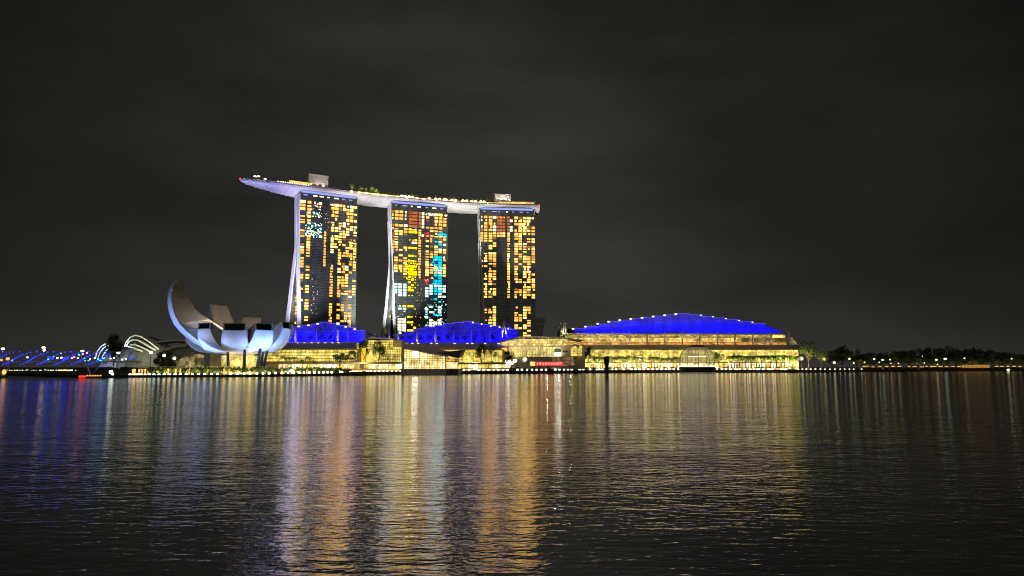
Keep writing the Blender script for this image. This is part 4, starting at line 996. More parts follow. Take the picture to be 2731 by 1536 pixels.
q = MB(); q.tube([Vector((DC.x, DC.y, zof(977.8, YG))), Vector((DC.x, DC.y, zof(976.8, YG)))], [DR * .93, DR * .93], 40); q.build('floor_fill_glow', M['dome_fill'], dm)  # added glowing disc that brightens the dome shell from below
q = MB(); q.tube([Vector((DC.x, DC.y, zof(952, YG))), Vector((DC.x, DC.y, zof(950, YG)))], [DR * .5, DR * .5], 32); q.build('ceiling_fill_glow', M['dome_fill'], dm)  # glowing ring added inside to brighten the dome
q = MB()
for i in range(24):
    a = 2 * math.pi * i / 24; q = MB(); q.ball(Vector((DC.x + DR * .93 * math.cos(a), DC.y + DR * .93 * math.sin(a), zof(976.5, YG))), .8, 6, 4)
    q.build('floor_light', M['lamp'], dm)

# dark marker post in the water
YK = 575
mk = thing('marker_post', 'black rounded marker post rising from the water in front of the promenade', 'post', (xs(1618.5, YK), YK, 0))
q = MB(); x = xs(1618.5, YK); 
q.tube([Vector((x, YK, zof(y, YK))) for y in (1003, 985, 974, 971)], [1.25, 1.3, 1.55, 1.7], 12); q.build('shaft', M['black'], mk, smooth=True)
q = MB(); q.tube([Vector((x - .1, YK, zof(y, YK))) for y in (974, 970, 963, 957, 952.5, 950.5, 949.8)], [1.7, 1.95, 2.15, 2.05, 1.6, .9, .2], 12); q.build('rounded_head', M['black'], mk, smooth=True)
q = MB(); q.tube([Vector((x, YK, zof(y, YK))) for y in (987, 985.8)], [1.7, 1.7], 12); q.build('collar', M['dark'], mk)

# ------------------------------------------------------------------ helix footbridge at the west end
YH = 452; hb = thing('helix_bridge', 'tubular steel footbridge wound with spirals of blue lights over the river mouth', 'bridge', (xs(170, YH), YH, 0))
zc, HR = zof(954.5, YH), (zof(937.5, YH) - zof(971, YH)) / 2
X0, X1 = xs(-150, YH), xs(372, YH); PX1 = 1972.0 / YH; PER = 180 / PX1
def hx(x, k): a = math.pi * ((x - xs(-4 + 45.6 * k + 12, YH)) / (PER / 2)) - math.pi / 2; return Vector((x, YH - HR * math.cos(a), zc + HR * math.sin(a)))
for k in range(4):
    q = MB(); q.tube([hx(x, k) for x in np.linspace(X0, X1, 200)], .09, 5); q.build('spiral', M['steel'], hb)
    q = MB(); q.tube([Vector((x, 2 * YH - hx(x, k + .5).y, hx(x, k + .5).z)) for x in np.linspace(X0, X1, 200)], .09, 4); q.build('counter_spiral', M['steel'], hb)
zd = zof(963.5, YH)
q = MB(); q.box((X0, YH - 2.8, zd - .6), (X1, YH + 2.8, zd)); q.build('deck', M['deck'], hb)
q = MB(); q.box((X0, YH - 3.1, zd - .75), (X1, YH - 2.82, zd + .15)); q.build('deck_edge', mat('pale_edge', (.7, .6, .55), .5), hb)
q = MB()
for z in (zd + 1.1, zd + .6): q.tube([(X0, YH - 2.7, z), (X1, YH - 2.7, z)], .06, 4)
q.tube([(X0, YH, zc + HR), (X1, YH, zc + HR)], .12, 4)
for x in np.arange(X0, X1, 2.4): q.tube([(x, YH - 2.7, zd), (x, YH - 2.7, zd + 1.1)], .05, 4)
q.build('railing', M['steel'], hb)
for k in range(-3, 7):
    for dx in (12, 24, 33, 41, 46, 50.5, 55, 59.5, 64, 69, 74, 80, 88, 100):
        px = -4 + 45.6 * k + dx
        if -1 < px < (300 if k < 6 else 290):
            q = MB(); q.ball(hx(xs(px, YH), k), rnd.uniform(.32, .5), 7, 5); q.build('blue_light', M['blue_led'] if rnd.random() < .93 else M['cyan_led'], hb)
for px, py, mt, r in ((3, 960.5, 'lamp_gold', .9), (21, 957, 'lamp_gold', 1.1), (73, 953, 'lamp', .6), (153, 955, 'lamp', .6), (164, 954, 'lamp', .6), (192, 955, 'pink_led', .6), (198, 952, 'pink_led', .55), (208, 955, 'lamp', .6), (221, 944, 'pink_led', .5), (232, 941.5, 'pink_led', .6), (227, 964, 'lamp', .6),
                      (211, 946, 'cyan_led', .55), (236, 963, 'cyan_led', .6), (268, 963, 'cyan_led', .9), (262, 958, 'cyan_led', .6), (276, 955, 'cyan_led', .7), (253, 955, 'lamp', .6), (240, 957.5, 'lamp', .5), (295, 956, 'lamp', .5), (304, 955, 'lamp', .5), (293, 965.5, 'red_led', .5), (326, 959, 'lamp', .6), (336, 957, 'lamp', .6), (350, 954.5, 'blue_led', .8), (130, 953, 'blue_led', .9), (178, 955, 'blue_led', 1.0), (140, 955.5, 'blue_led', .9), (170, 956, 'blue_led', .9)):
    q = MB(); q.ball(at(px, py, YH - 1.5), r, 7, 5); q.build('deck_light', M[mt], hb)
for px in (10, 246):
    x = xs(px, YH); b = Vector((x, YH, .2))
    for s in (-1, 1): q = MB(); q.tube([b, Vector((x + s * 4.8, YH, zd - .7))], [.55, .4], 6); q.build('pier_leg', M['steel'], hb)
    q = MB(); q.tube([Vector((x, YH, -1)), Vector((x, YH, 1.2))], [2.4, 2.2], 12); q.build('pile_cap', M['quay'], hb)
q = MB(); q.ball(at(11, 992, YH - 2.6), 1.3, 8, 6, (1, .7, 1.3)); q.build('pier_light', M['lamp_gold'], hb)
lp = None
for px, py in ((6, 930), (114.5, 927), (218, 936.5), (314, 941)):
    p = Vector((xs(px, YH + 3.5), YH + 3.5, zd)); top = at(px, py, YH + 3.5)
    t = thing('street_lamp', 'tall white street lamp rising above the blue-lit footbridge', 'street lamp', p, 'street lamps along the footbridge')
    q = MB(); q.tube([Vector((p.x, p.y, zd - 3)), top], .16, 6); q.build('post', M['mast'], t)
    q = MB(); q.ball(top + Vector((.4, 0, 0)), .95, 8, 6, (1.3, .8, .75)); q.build('lamp_head', M['lamp'], t)
    if px == 114.5: q = MB(); q.ball(top + Vector((.9, 0, -1.6)), .7, 8, 6); q.build('lamp_head', M['lamp_warm'], t)

# ------------------------------------------------------------------ boat under the bridge
YT = 440; bt = thing('river_boat', 'red-lit river boat with orange lamps moored below the footbridge pier', 'boat', (xs(246, YT), YT, 0))
q = MB(); rings = []
for px, hw_, zk, zt in ((214, .2, .9, 1.5), (219, 1.2, .1, 1.3), (230, 1.7, -.3, 1.1), (250, 1.8, -.3, 1.0), (268, 1.7, -.2, 1.1), (278, 1.3, .0, 1.3), (282, .5, .6, 1.5)):
    x = xs(px, YT); rings.append([Vector((x, YT - hw_, zt)), Vector((x, YT - hw_ * .6, zk)), Vector((x, YT + hw_ * .6, zk)), Vector((x, YT + hw_, zt))])
q.loft(rings); q.build('hull', M['dark'], bt)
q = MB(); q.box((xs(234, YT), YT - 1.2, 1.0), (xs(270, YT), YT + 1.2, 2.0)); q.build('cabin', M['cream'], bt)
q = MB(); q.box((xs(232, YT), YT - 1.5, 2.0), (xs(272, YT), YT + 1.5, 2.2)); q.build('cabin_roof', M['dark'], bt)
q = MB(); q.box((xs(216, YT), YT - 1.75, .5), (xs(234, YT), YT - 1.55, 1.5)); q.build('red_light_panel', M['red_led'], bt)
for k in range(6): q = MB(); q.ball((xs(238 + 7 * k, YT), YT - 1.4, 1.5), .45, 6, 5); q.build('orange_lamp', M['lamp_gold'], bt)

# ------------------------------------------------------------------ conservatories behind the bridge
YV = 880
M['shell'] = mat('conservatory_glass', (.22, .22, .2), .3, 0, .2, .2); M['rib_white'] = emit('floodlit_rib', (.75, .78, .55), .62, .2, .1)
M['rib_white'] = mat('white_rib', (.8, .8, .7), .5)
def conserv(label, out, ribs, loc):
    t = thing('conservatory', label, 'conservatory', loc); q = MB(); n = len(out); rings = []
    for k in range(7):
        d = k / 6; sc = math.sqrt(max(0, 1 - (d * 2 - 1) ** 2)) * .85 + .15
        rings.append([Vector((p.x, p.y + d * 70, 2 + (p.z - 2) * sc)) for p in [at(a, b, YV) for a, b in out]])
    q.loft(rings, closed=False); q.build('glass_shell', M['shell'], t, smooth=True)
    for r_ in ribs:
        q = MB(); q.tube([at(a, b, YV - 1.5) for a, b in r_], .95, 6); q.build('rib', M['rib_white'], t, smooth=True)
    return t
def cps(a): return [(x / 5.152, 860 + y / 5.152) for x, y in a]
conserv('tall bright-ribbed conservatory arching up in front of the dark tree', cps([(1700, 420), (1730, 270), (1790, 200), (1870, 172), (1960, 205), (2060, 270), (2130, 330), (2190, 400)]),
        [cps([(1712, 330), (1740, 260), (1790, 200), (1865, 172), (1950, 200), (2040, 258), (2120, 318), (2185, 372)]),
         cps([(1735, 320), (1770, 265), (1830, 235), (1900, 245), (2000, 300), (2080, 350), (2140, 380)]), cps([(1790, 310), (1850, 300), (1930, 330), (2010, 370), (2080, 410)])], at(375, 945, YV))
conserv('low grey ridged conservatory roof beside the tall ribbed one', cps([(1590, 430), (1620, 340), (1680, 305), (1760, 310), (1860, 345), (1960, 385), (2050, 430)]), [cps([(1610, 400), (1660, 330), (1720, 318), (1840, 350), (1960, 398)])], at(352, 950, YV - 30))
conserv('rounded blue-tinted conservatory dome half hidden by a dark tree', cps([(1300, 520), (1320, 420), (1360, 340), (1420, 300), (1480, 290), (1540, 310), (1600, 380), (1650, 470)]),
        [cps([(1310, 480), (1335, 400), (1385, 325), (1450, 295)]), cps([(1350, 480), (1380, 400), (1430, 340), (1490, 320)]), cps([(1400, 490), (1430, 420), (1480, 370)])], at(285, 958, YV))
for p, tg, c, e in ((at(400, 960, YV - 60), at(380, 915, YV), (1, 1, .7), 210000), (at(275, 962, YV - 60), at(285, 930, YV), (.5, .65, 1), 300000)): spot(p, tg, e, c, 60, .8)

# ------------------------------------------------------------------ trees
def leaf_tree(name, seed, h, cr, trunk_h, n, mt, flat=.7, leaf=.8):
    rr = np.random.RandomState(seed); t = bpy.data.objects.new(name, None); COL.objects.link(t); ORG[t.name] = Vector((0, 0, 0))
    q = MB(); q.tube([(0, 0, -.3), (.1 * cr * .3, 0, trunk_h * .5), (0, .1, trunk_h), (0.1, 0, trunk_h + (h - trunk_h) * .45)], [.045 * h * .55, .035 * h * .5, .028 * h * .5, .012 * h], 7)
    ncl = 26; cen = []
    for i in range(ncl):
        a = rr.uniform(0, 2 * math.pi); e = rr.uniform(-.35, 1.0); rad = rr.uniform(.45, .95)
        cen.append(Vector((math.cos(a) * cr * rad * math.sqrt(max(0.05, 1 - max(e, 0) ** 2 * .85)), math.sin(a) * cr * rad * math.sqrt(max(0.05, 1 - max(e, 0) ** 2 * .85)), (trunk_h + h) / 2 + e * (h - trunk_h) / 2 * .93)))
    for c in cen[:9]: q.tube([(0, 0, trunk_h * rr.uniform(.75, 1.05)), c * .55 + Vector((0, 0, trunk_h * .42)), c], [.013 * h, .008 * h, .003 * h], 5)
    q.build('trunk', M['trunk'], t)
    vs, fs = [], []
    for c in cen:
        sz = cr * rr.uniform(.22, .42)
        for _ in range(n // ncl):
            d = rr.normal(0, 1, 3); d = d / np.linalg.norm(d) * sz * rr.uniform(.3, 1) ** .5; p = np.array(c) + d * np.array([1.1, 1.1, flat])
            x = rr.normal(0, 1, 3); x /= np.linalg.norm(x); y = np.cross(x, rr.normal(0, 1, 3)); y /= np.linalg.norm(y) + 1e-6; s = leaf * rr.uniform(.5, 1.1)
            b = len(vs); vs += [tuple(p - x * s * .5), tuple(p + y * s * .32), tuple(p + x * s * .5), tuple(p - y * s * .32)]; fs.append((b, b + 1, b + 2, b + 3))
    me = bpy.data.meshes.new('crown'); me.from_pydata(vs, [], fs); me.materials.append(mt); o = bpy.data.objects.new('crown', me); COL.objects.link(o); o.parent = t
    return t
def palm(seed, h, mt, nf=15, fl=4.6):
    rr = random.Random(seed); t = bpy.data.objects.new('palm_tree', None); COL.objects.link(t); ORG[t.name] = Vector((0, 0, 0))
    q = MB(); lean = rr.uniform(-.5, .5); pts_ = [(lean * (k / 5) ** 2, 0, h * k / 5 - .2) for k in range(6)]; q.tube(pts_, [.34, .27, .24, .22, .2, .18], 7); q.build('trunk', M['palm_trunk'], t)
    q = MB(); top = Vector(pts_[-1])
    for i in range(nf):
        a = 2 * math.pi * i / nf + rr.uniform(-.2, .2); up = rr.uniform(.1, 1.0); d = Vector((math.cos(a), math.sin(a), 0)); sd = Vector((-d.y, d.x, 0)); ln = fl * rr.uniform(.8, 1.1); sp = []
        for k in range(9):
            s = k / 8; sp.append(top + d * (ln * s * (1 - .15 * up)) + Vector((0, 0, ln * (up * s * .85 - (1.0 + .35 * up) * s * s * .72))))
        for k in range(8):
            m0, m1 = sp[k], sp[k + 1]; wd = ln * .21 * (math.sin(math.pi * min(1, .18 + .8 * k / 8)) ** .7)
            for sg in (-1, 1):
                for j in range(2):
                    b0 = m0.lerp(m1, j * .5); b1 = m0.lerp(m1, j * .5 + .36); tip = b1 + sd * sg * wd + (m1 - m0) * .7 + Vector((0, 0, -wd * .55))
                    q.poly([b0, b1, tip])
    q.build('crown', mt, t); return t
rnd2 = random.Random(21)
def put_tree(lst, k, px, base_y, top_y, Y, wpx, label, group=None, cat='tree', zb=None):
    """scale a prototype so that it stands at px,Y with its top at top_y"""
    proto, h0, r0 = lst[k % len(lst)]; b = at(px, base_y, Y)
    if zb is not None: b.z = zb
    zt = at(px, top_y, Y).z; hz = max(1.0, (zt - b.z) / h0); hr = wpx * Y / 1972.0 / 2 / r0
    o = dup(proto, b, rnd2.uniform(0, 6.28), (hr, hr, hz), label, group); o['category'] = cat; return o
LT = [(leaf_tree('leafy_tree', s, 12, 5, 4.2, 1700, M['leaf']), 12, 5.4) for s in (1, 2, 3)]
DT = [(leaf_tree('dark_tree', s, 12, 6, 2.6, 1500, M['leaf_dark'], .8, 1.1), 12, 6.6) for s in (11, 12, 13, 14)]
RT = [(leaf_tree('terrace_tree', s, 6, 3.2, 2.2, 620, M['leaf_dark'], .5, .7), 6, 3.4) for s in (31, 32)]
PT = [(palm(s, 9, M['palm_leaf']), 11.6, 4.4) for s in (41, 42, 43, 44)]
ST = [(leaf_tree('roof_tree', s, 5, 2.4, 1.0, 420, M['leaf_roof'] if 'leaf_roof' in M else M['palm_leaf'], .8, .6), 5, 2.6) for s in (51, 52, 53)]
BS = [(leaf_tree('shrub', s, 2.4, 2.2, .4, 620, M['leaf'], .55, .5), 2.4, 2.4) for s in (61, 62)]
protos = [x[0] for l_ in (LT, DT, RT, PT, ST, BS) for x in l_]

# big trees before the malls
put_tree(LT, 0, 968, 982, 911, 628, 44, 'tall leafy tree beside the yellow banner, before the glass hall', zb=2.6)
put_tree(LT, 1, 1010, 982, 911, 630, 38, 'tall leafy tree just east of the banner tree, before the glass hall', zb=2.6)
put_tree(LT, 2, 905, 980, 941, 605, 44, 'low spreading tree before the lit wall of the small mall wing', zb=2.6)
put_tree(LT, 0, 938, 980, 936, 612, 34, 'middling tree between the low spreading tree and the yellow banner', zb=2.6)
put_tree(LT, 1, 1284, 984, 919, 712, 34, 'tallest olive tree before the canopy end of the long mall wing', zb=2.6)
put_tree(LT, 2, 1314, 984, 922, 716, 32, 'dark leafy tree beside the gateway arch of the long mall wing', zb=2.6)
put_tree(LT, 0, 1345, 984, 937, 745, 50, 'wide low-crowned tree before the gateway side wall', zb=2.7)
put_tree(LT, 1, 1551, 984, 927, 810, 32, 'leafy tree beside the chequered wall end', zb=2.9)
put_tree(LT, 2, 1568, 984, 923, 815, 24, 'slender tree before the start of the exhibition hall canopy', zb=2.9)
put_tree(LT, 0, 1528, 984, 940, 800, 28, 'small tree in front of the gateway wing arch', zb=2.9)
put_tree(LT, 2, 1917, 984, 939, 905, 30, 'round dark-crowned tree standing beside the glass dome', zb=3)
put_tree(LT, 1, 2157, 984, 914, 955, 56, 'large floodlit green tree at the far end of the exhibition hall', zb=2.8)
put_tree(LT, 0, 2192, 984, 938, 985, 34, 'low floodlit tree next to the large green tree past the exhibition hall', zb=2.8)
put_tree(DT, 0, 302, 975, 893, 700, 44, 'dark round tree standing before the blue-tinted conservatory dome', zb=2)
put_tree(DT, 1, 432, 980, 938, 560, 44, 'dark bushy tree between conservatory and glass pavilion', zb=1.5)
put_tree(DT, 2, 452, 982, 950, 545, 36, 'small dark tree in front of the glass pavilion canopy', zb=1.5)
# terrace trees on the roof edges
k = 0
for x, y0, y1, w_ in ((150, 370, 425, 70), (330, 375, 420, 60), (500, 370, 430, 110), (690, 350, 420, 120), (850, 345, 425, 90), (1030, 380, 430, 60)):
    put_tree(RT, k, 750 + x / 6.44, 914, 840 + y0 / 6.44, YA + 13, w_ / 6.44, 'dark terrace tree on the roof edge of the small mall wing', 'terrace trees on the small mall wing'); k += 1
for x, y0, w_ in ((140, 345, 90), (270, 360, 100), (460, 365, 90), (610, 355, 95), (770, 368, 80), (920, 345, 110), (1080, 365, 90), (1215, 360, 110), (1380, 395, 90), (1560, 390, 70), (1690, 345, 110)):
    put_tree(RT, k, 1050 + x / 6.44, 915, 840 + y0 / 6.44, YB + 15, w_ / 6.44, 'dark terrace tree on the roof edge of the long mall wing', 'terrace trees on the long mall wing'); k += 1
# deck trees on the roof park
for px, yt, w_ in ((940, 491, 16), (966, 495.5, 13), (978, 500, 10), (995, 499.5, 18), (1008, 506, 14), (1025, 511.5, 7), (1034, 512, 7), (1041, 513, 6), (1054, 515, 7), (1064, 512, 7), (1086, 516, 5), (1101, 515.5, 6), (1112, 519, 12), (1125, 520, 10), (1135, 522, 10), (1163, 521, 6), (1212, 524, 7), (1284, 529, 7), (1300, 528, 8), (1306, 530, 6), (956, 503, 8), (1048, 517, 6), (1076, 517, 7), (1094, 519, 6), (1146, 523, 8), (1154, 524, 6), (1176, 525, 7), (1188, 526, 8), (1200, 526, 6), (1224, 528, 8), (1236, 529, 6), (1250, 529, 8), (1262, 530, 7), (1274, 530, 6)):
    P = rpt(px, 3.2, 0); proto, h0, r0 = ST[k % 3]; zt = atz(px, yt, 1).z if False else at(px, yt, P.y).z; k += 1
    o = dup(proto, P, k * 1.3, (w_ * P.y / 1972 / 2 / r0, w_ * P.y / 1972 / 2 / r0, max(.5, (zt - ZR) / h0)), 'yellow-green lit garden tree along the edge of the roof park deck', 'garden trees on the roof park'); o['category'] = 'tree'
# palms
def palms(pxs, base, tops, Yoff, label, group, Y=None, w=15):
    global k
    for i, px in enumerate(pxs):
        yy = (Y if Y else shoreY(px)) + Yoff + rnd2.uniform(-5, 5); k += 1
        put_tree(PT, k, px, base, tops + rnd2.uniform(-2.5, 2.5), yy, w * rnd2.uniform(.9, 1.2), label, group, 'palm', shoreZ(px) + .02)
palms([754, 768, 785, 821], 978, 938.5, 50, 'dark palm before the lit wall of the small mall wing', 'palms before the small mall wing', None, 25)
palms([838, 806], 978, 951, 46, 'short stubby palm between the taller palms of the small mall wing', 'short palms before the small mall wing', None, 16)
palms([1040, 1049, 1058, 1067], 982, 944, 24, 'green palm beside the angular glass pavilion', 'palms behind the angular pavilion', None, 22)
palms([1233, 1241, 1249, 1257, 1265, 1273], 982, 941, 24, 'slim green palm between the angular pavilion and the olive tree', 'palms before the long mall wing', None, 22)
palms(np.linspace(1582, 1712, 17), 982, 943, 26, 'bright green palm in the row between the chequered wall and the glass dome', 'palms west of the dome', None, 31)
palms(np.linspace(1738, 1812, 10), 982, 945, 34, 'bright green palm just before the glass dome', 'palms beside the dome', None, 31)
palms(list(np.linspace(1944, 2130, 26)) + list(np.linspace(1950, 2126, 14)), 982, 940, 15, 'bright green palm in the dense avenue past the glass dome', 'palms of the avenue past the dome', None, 31)
# far shore woods
for i, (px, yt, w_) in enumerate(((2222, 936, 30), (2248, 927, 46), (2284, 933, 32), (2306, 945, 34), (2327, 941, 30), (2350, 943, 32), (2372, 942, 34), (2392, 939, 30), (2410, 936.5, 38), (2430, 937, 34), (2449, 931.5, 36), (2470, 934, 28), (2486, 929, 36), (2506, 932, 28), (2528, 926.5, 44), (2552, 933, 30), (2570, 934, 36), (2596, 931.5, 40), (2622, 933, 38), (2648, 935.5, 38), (2674, 940, 36), (2700, 943, 36), (2726, 946, 38), (2745, 944, 34))):
    put_tree(DT, i, px, 983, yt, shoreY(px) + 60 + (i % 3) * 14, w_ * 1.15, 'dark tree in the wood along the unlit far shore', 'dark trees of the far shore', 'tree', 2.3)
for i in range(14):
    px = 2290 + i * 33 + rnd2.uniform(-6, 6)
    put_tree(LT, i, px, 983, 956 + rnd2.uniform(-4, 5), shoreY(px) + 36, 30, 'low greenish tree lit from below by the far quay lamps', 'low lit trees of the far shore', 'tree', 2.3)
# shrubs along the promenade
for i in range(46):
    px = 400 + i * 11.3 + rnd2.uniform(-3, 3)
    if 1072 < px < 1232: continue
    put_tree(BS, i, px, 985, 980.5 + rnd2.uniform(-2, 1.5), shoreY(px) + 6 + rnd2.uniform(-1, 3), 15, 'clipped green shrub in the planting behind the quay lamps', 'shrubs behind the quay lamps', 'shrub', shoreZ(px))
for i in range(44):
    px = 1236 + i * 20.5 + rnd2.uniform(-4, 4)
    if 1800 < px < 1920: continue
    put_tree(BS, i, px, 985, 979.5 + rnd2.uniform(-1, 1), shoreY(px) + 9 + rnd2.uniform(-1, 3), 20, 'low dark shrub in the planter behind the long quay', 'shrubs of the long quay', 'shrub', shoreZ(px))
for p_ in protos:
    for c_ in list(p_.children): bpy.data.objects.remove(c_)
    bpy.data.objects.remove(p_)

# ------------------------------------------------------------------ quay lamps
def quay_lamp(px, py, r, mt, label, group):
    Y = shoreY(px) + .8; c = at(px, py, Y); zb = shoreZ(px) + .2; loc = Vector((c.x, Y, min(zb, c.z - r * .5)))
    t = thing('quay_lamp', label, 'lamp', loc, group)
    q = MB(); q.tube([loc, Vector((c.x, Y, max(c.z, loc.z + .3)))], .22, 6); q.build('bollard', M['dark'], t)
    q = MB(); q.ball(c, r, 9, 6); q.build('globe', mt, t, smooth=True); return t
def lamps(pxs, ys, r, mts, label, group):
    for px in pxs:
        py = float(np.interp(px, *ys)) if not isinstance(ys, (int, float)) else ys
        quay_lamp(px, py, r * rnd.uniform(.88, 1.12), M[rnd.choice(mts)], label, group)
lamps([347, 358, 367, 376.5, 387, 399, 410.5, 424, 438, 452, 467, 481, 497, 513, 529.7, 546, 564, 580, 614.6, 633, 651, 667, 685, 701.5, 718, 734.6, 752, 768, 783, 798, 811, 825, 838.5, 851, 863, 874, 885, 912],
      ([330, 600, 750, 900], [999.3, 997.5, 994.5, 992.5]), .88, ['lamp', 'lamp', 'lamp_cool'], 'white lamp on the low quay edge in front of the lotus museum', 'lamps along the museum quay')
lamps([934, 939, 944, 949.5, 956, 963], 991.3, .6, ['lamp'], 'small close-set lamp on the quay step before the yellow banner', 'close-set lamps by the banner')
lamps([980, 989, 1000, 1011, 1022, 1033, 1045, 1057, 1068], 990, .95, ['lamp', 'lamp_cool'], 'white lamp on the quay edge just before the angular glass pavilion', 'lamps before the angular pavilion')
lamps([1224.7, 1237, 1251, 1277.5, 1290, 1303, 1315.5, 1329, 1342, 1354, 1380, 1392, 1405.6, 1419, 1431, 1444, 1456, 1481, 1492, 1504, 1514.6, 1524.7, 1545.7, 1555.7, 1574, 1591.5, 1598, 1607, 1633, 1643, 1663],
      ([1220, 1660], [987, 985.2]), 1.12, ['lamp', 'lamp', 'lamp_cool'], 'white lamp on the long quay between the angular pavilion and the marker post', 'lamps along the long quay')
lamps([1684, 1695, 1705.6, 1717, 1729, 1741, 1753, 1764, 1776, 1785, 1797, 1809], 984.6, 1.15, ['lamp'], 'white lamp on the quay between the marker post and the glass dome', 'lamps west of the dome')
lamps([2129, 2140, 2150.6, 2162, 2174.7, 2188, 2200, 2213.5, 2226.7, 2240.7, 2253, 2265.5, 2277, 2298], 984.4, .95, ['lamp_far'], 'small white lamp on the quay past the large floodlit tree', 'lamps past the exhibition hall')
lamps([1913, 1925, 1936, 1948.5, 1961, 1972.5, 1986, 1999, 2011, 2024, 2036, 2049, 2061, 2084, 2096], 984.4, 1.05, ['lamp', 'lamp', 'lamp_cool'], 'bright white lamp on the quay past the glass dome', 'lamps past the dome')

# brighter single lamps on the promenade
def flood(px, py, Y, r, mt, label, name='plaza_floodlight', h=None):
    c = at(px, py, Y); b = Vector((c.x, Y, shoreZ(max(px, 262)) + .02)); t = thing(name, label, 'floodlight', b)
    q = MB(); q.tube([b, c], .22, 6); q.build('post', M['dark'], t); q = MB(); q.ball(c, r, 10, 7); q.build('lamp_head', M[mt], t, smooth=True)
flood(1373.5, 962, 768, 2.0, 'lamp', 'large glowing white floodlight on the plaza at the start of the chequered wall')
flood(1366, 968, 766, 1.6, 'lamp', 'second white floodlight beside the large one at the chequered wall')
flood(1707, 954.5, 880, 2.3, 'lamp', 'large white floodlight high above the palms west of the dome')
flood(1627, 972, 838, 1.9, 'lamp', 'white floodlight glowing just behind the black marker post')
flood(2137, 956, 960, 2.5, 'lamp_violet' if 'lamp_violet' in M else 'lamp', 'pale floodlight in front of the large floodlit green tree')
flood(2198, 957, 985, 1.9, 'lamp_warm', 'floodlight beside the low tree past the exhibition hall')
flood(296, 992, 466, 1.2, 'lamp_cool', 'bright cool lamp at the quay corner near the footbridge', h=1)
flood(300, 998.5, 464, .8, 'lamp_cool', 'lower cool lamp at the quay corner near the footbridge')
for i, (px, py) in enumerate(((880, 975.5), (867, 976), (893, 977), (921, 976))): flood(px, py, 590, 1.0 + .3 * (i == 0), 'lamp', ['brightest shop-side lamp before the small mall wing', 'lamp next to the brightest one before the small mall wing', 'lamp between the shop lamps of the small mall wing', 'lone lamp by the low spreading tree'][i])
for i, (px, py) in enumerate(((438, 948), (465, 955.5), (403, 940))): flood(px, py, 540, 1.15, 'lamp', ['white lamp above the dark tree by the glass pavilion', 'white lamp below the glass pavilion canopy edge', 'white lamp at the foot of the tall ribbed conservatory'][i])

# light columns and pergola along the museum quay
pg = thing('pergola', 'long thin-roofed pergola on posts in front of the lotus museum', 'pergola', shore(560, 10))
q = MB(); A0, A1 = shore(395, 9), shore(840, 12); fr_ = Frame(A0.xy, A1.xy); zt = 6.6
q.fbox(fr_, 0, fr_.len, -1.2, 1.2, zt, zt + .35); q.build('roof', M['cream'], pg)
for k_ in range(17):
    q = MB(); s = fr_.len * (k_ + .5) / 17; q.fbox(fr_, s - .15, s + .15, -.15, .15, 1.3, zt); q.build('post', M['mast'], pg)
for px in (355, 360, 372, 380, 388, 396, 449, 469, 482, 505, 598, 612, 752, 777, 786, 819):
    p = shore(px, 7.0); t = thing('light_column', 'short glowing gold column among the shrubs of the museum quay', 'light column', p, 'gold light columns of the museum quay')
    q = MB(); q.tube([p, p + Vector((0, 0, 3.9))], [.32, .62], 8); q.build('shaft', M['lamp_gold'], t); q = MB(); q.tube([p + Vector((0, 0, 3.9)), p + Vector((0, 0, 4.2))], [.7, .7], 8); q.build('cap', M['mast'], t)
bn = thing('banner_sign', 'tall yellow lit banner with a red curling figure before the glass hall', 'banner', at(968, 965, 622))
q = MB(); q.box((xs(963, 622), 622, zof(965, 622)), (xs(974, 622), 622.6, zof(928.5, 622))); b_ = q.build('panel', emit('yellow_banner', (1, .62, .03), 1.1, .3, .6), bn)
q = MB(); cx = xs(968.5, 622)
q.tube([Vector((cx + 1.1 * math.sin(t_ * 5.2) * (1 - .3 * t_), 621.8, zof(961, 622) + (zof(936, 622) - zof(961, 622)) * t_)) for t_ in np.linspace(0, 1, 24)], [.5 - .32 * abs(t_ - .4) for t_ in np.linspace(0, 1, 24)], 6); q.build('red_figure', M['B'], b_)
for dx in (-1.9, 1.9): q = MB(); q.tube([Vector((cx + dx, 622.3, 2.6)), Vector((cx + dx, 622.3, zof(930, 622)))], .2, 5); q.build('post', M['dark'], bn)

# planter light strips on the long quay
for a, b, nm in ((938, 1066, 'glowing planter wall on the quay before the glass hall'), (1234, 1352, 'glowing planter wall on the quay before the long mall wing'), (1645, 1800, 'glowing planter wall on the quay west of the dome'), (1920, 2104, 'glowing planter wall on the quay past the dome')):
    A0, A1 = shore(a, 5), shore(b, 5); fr_ = Frame(A0.xy, A1.xy); t = thing('planter_wall', nm, 'planter', A0)
    q = MB(); q.fbox(fr_, 0, fr_.len, 0, .8, shoreZ(a), shoreZ(a) + 1.2); q.build('wall', M['grey'], t)
    q = MB(); q.fbox(fr_, .5, fr_.len - .5, -.12, .0, shoreZ(a) + 1.1, shoreZ(a) + 1.8); q.build('light_strip', M['lamp_gold'], t)

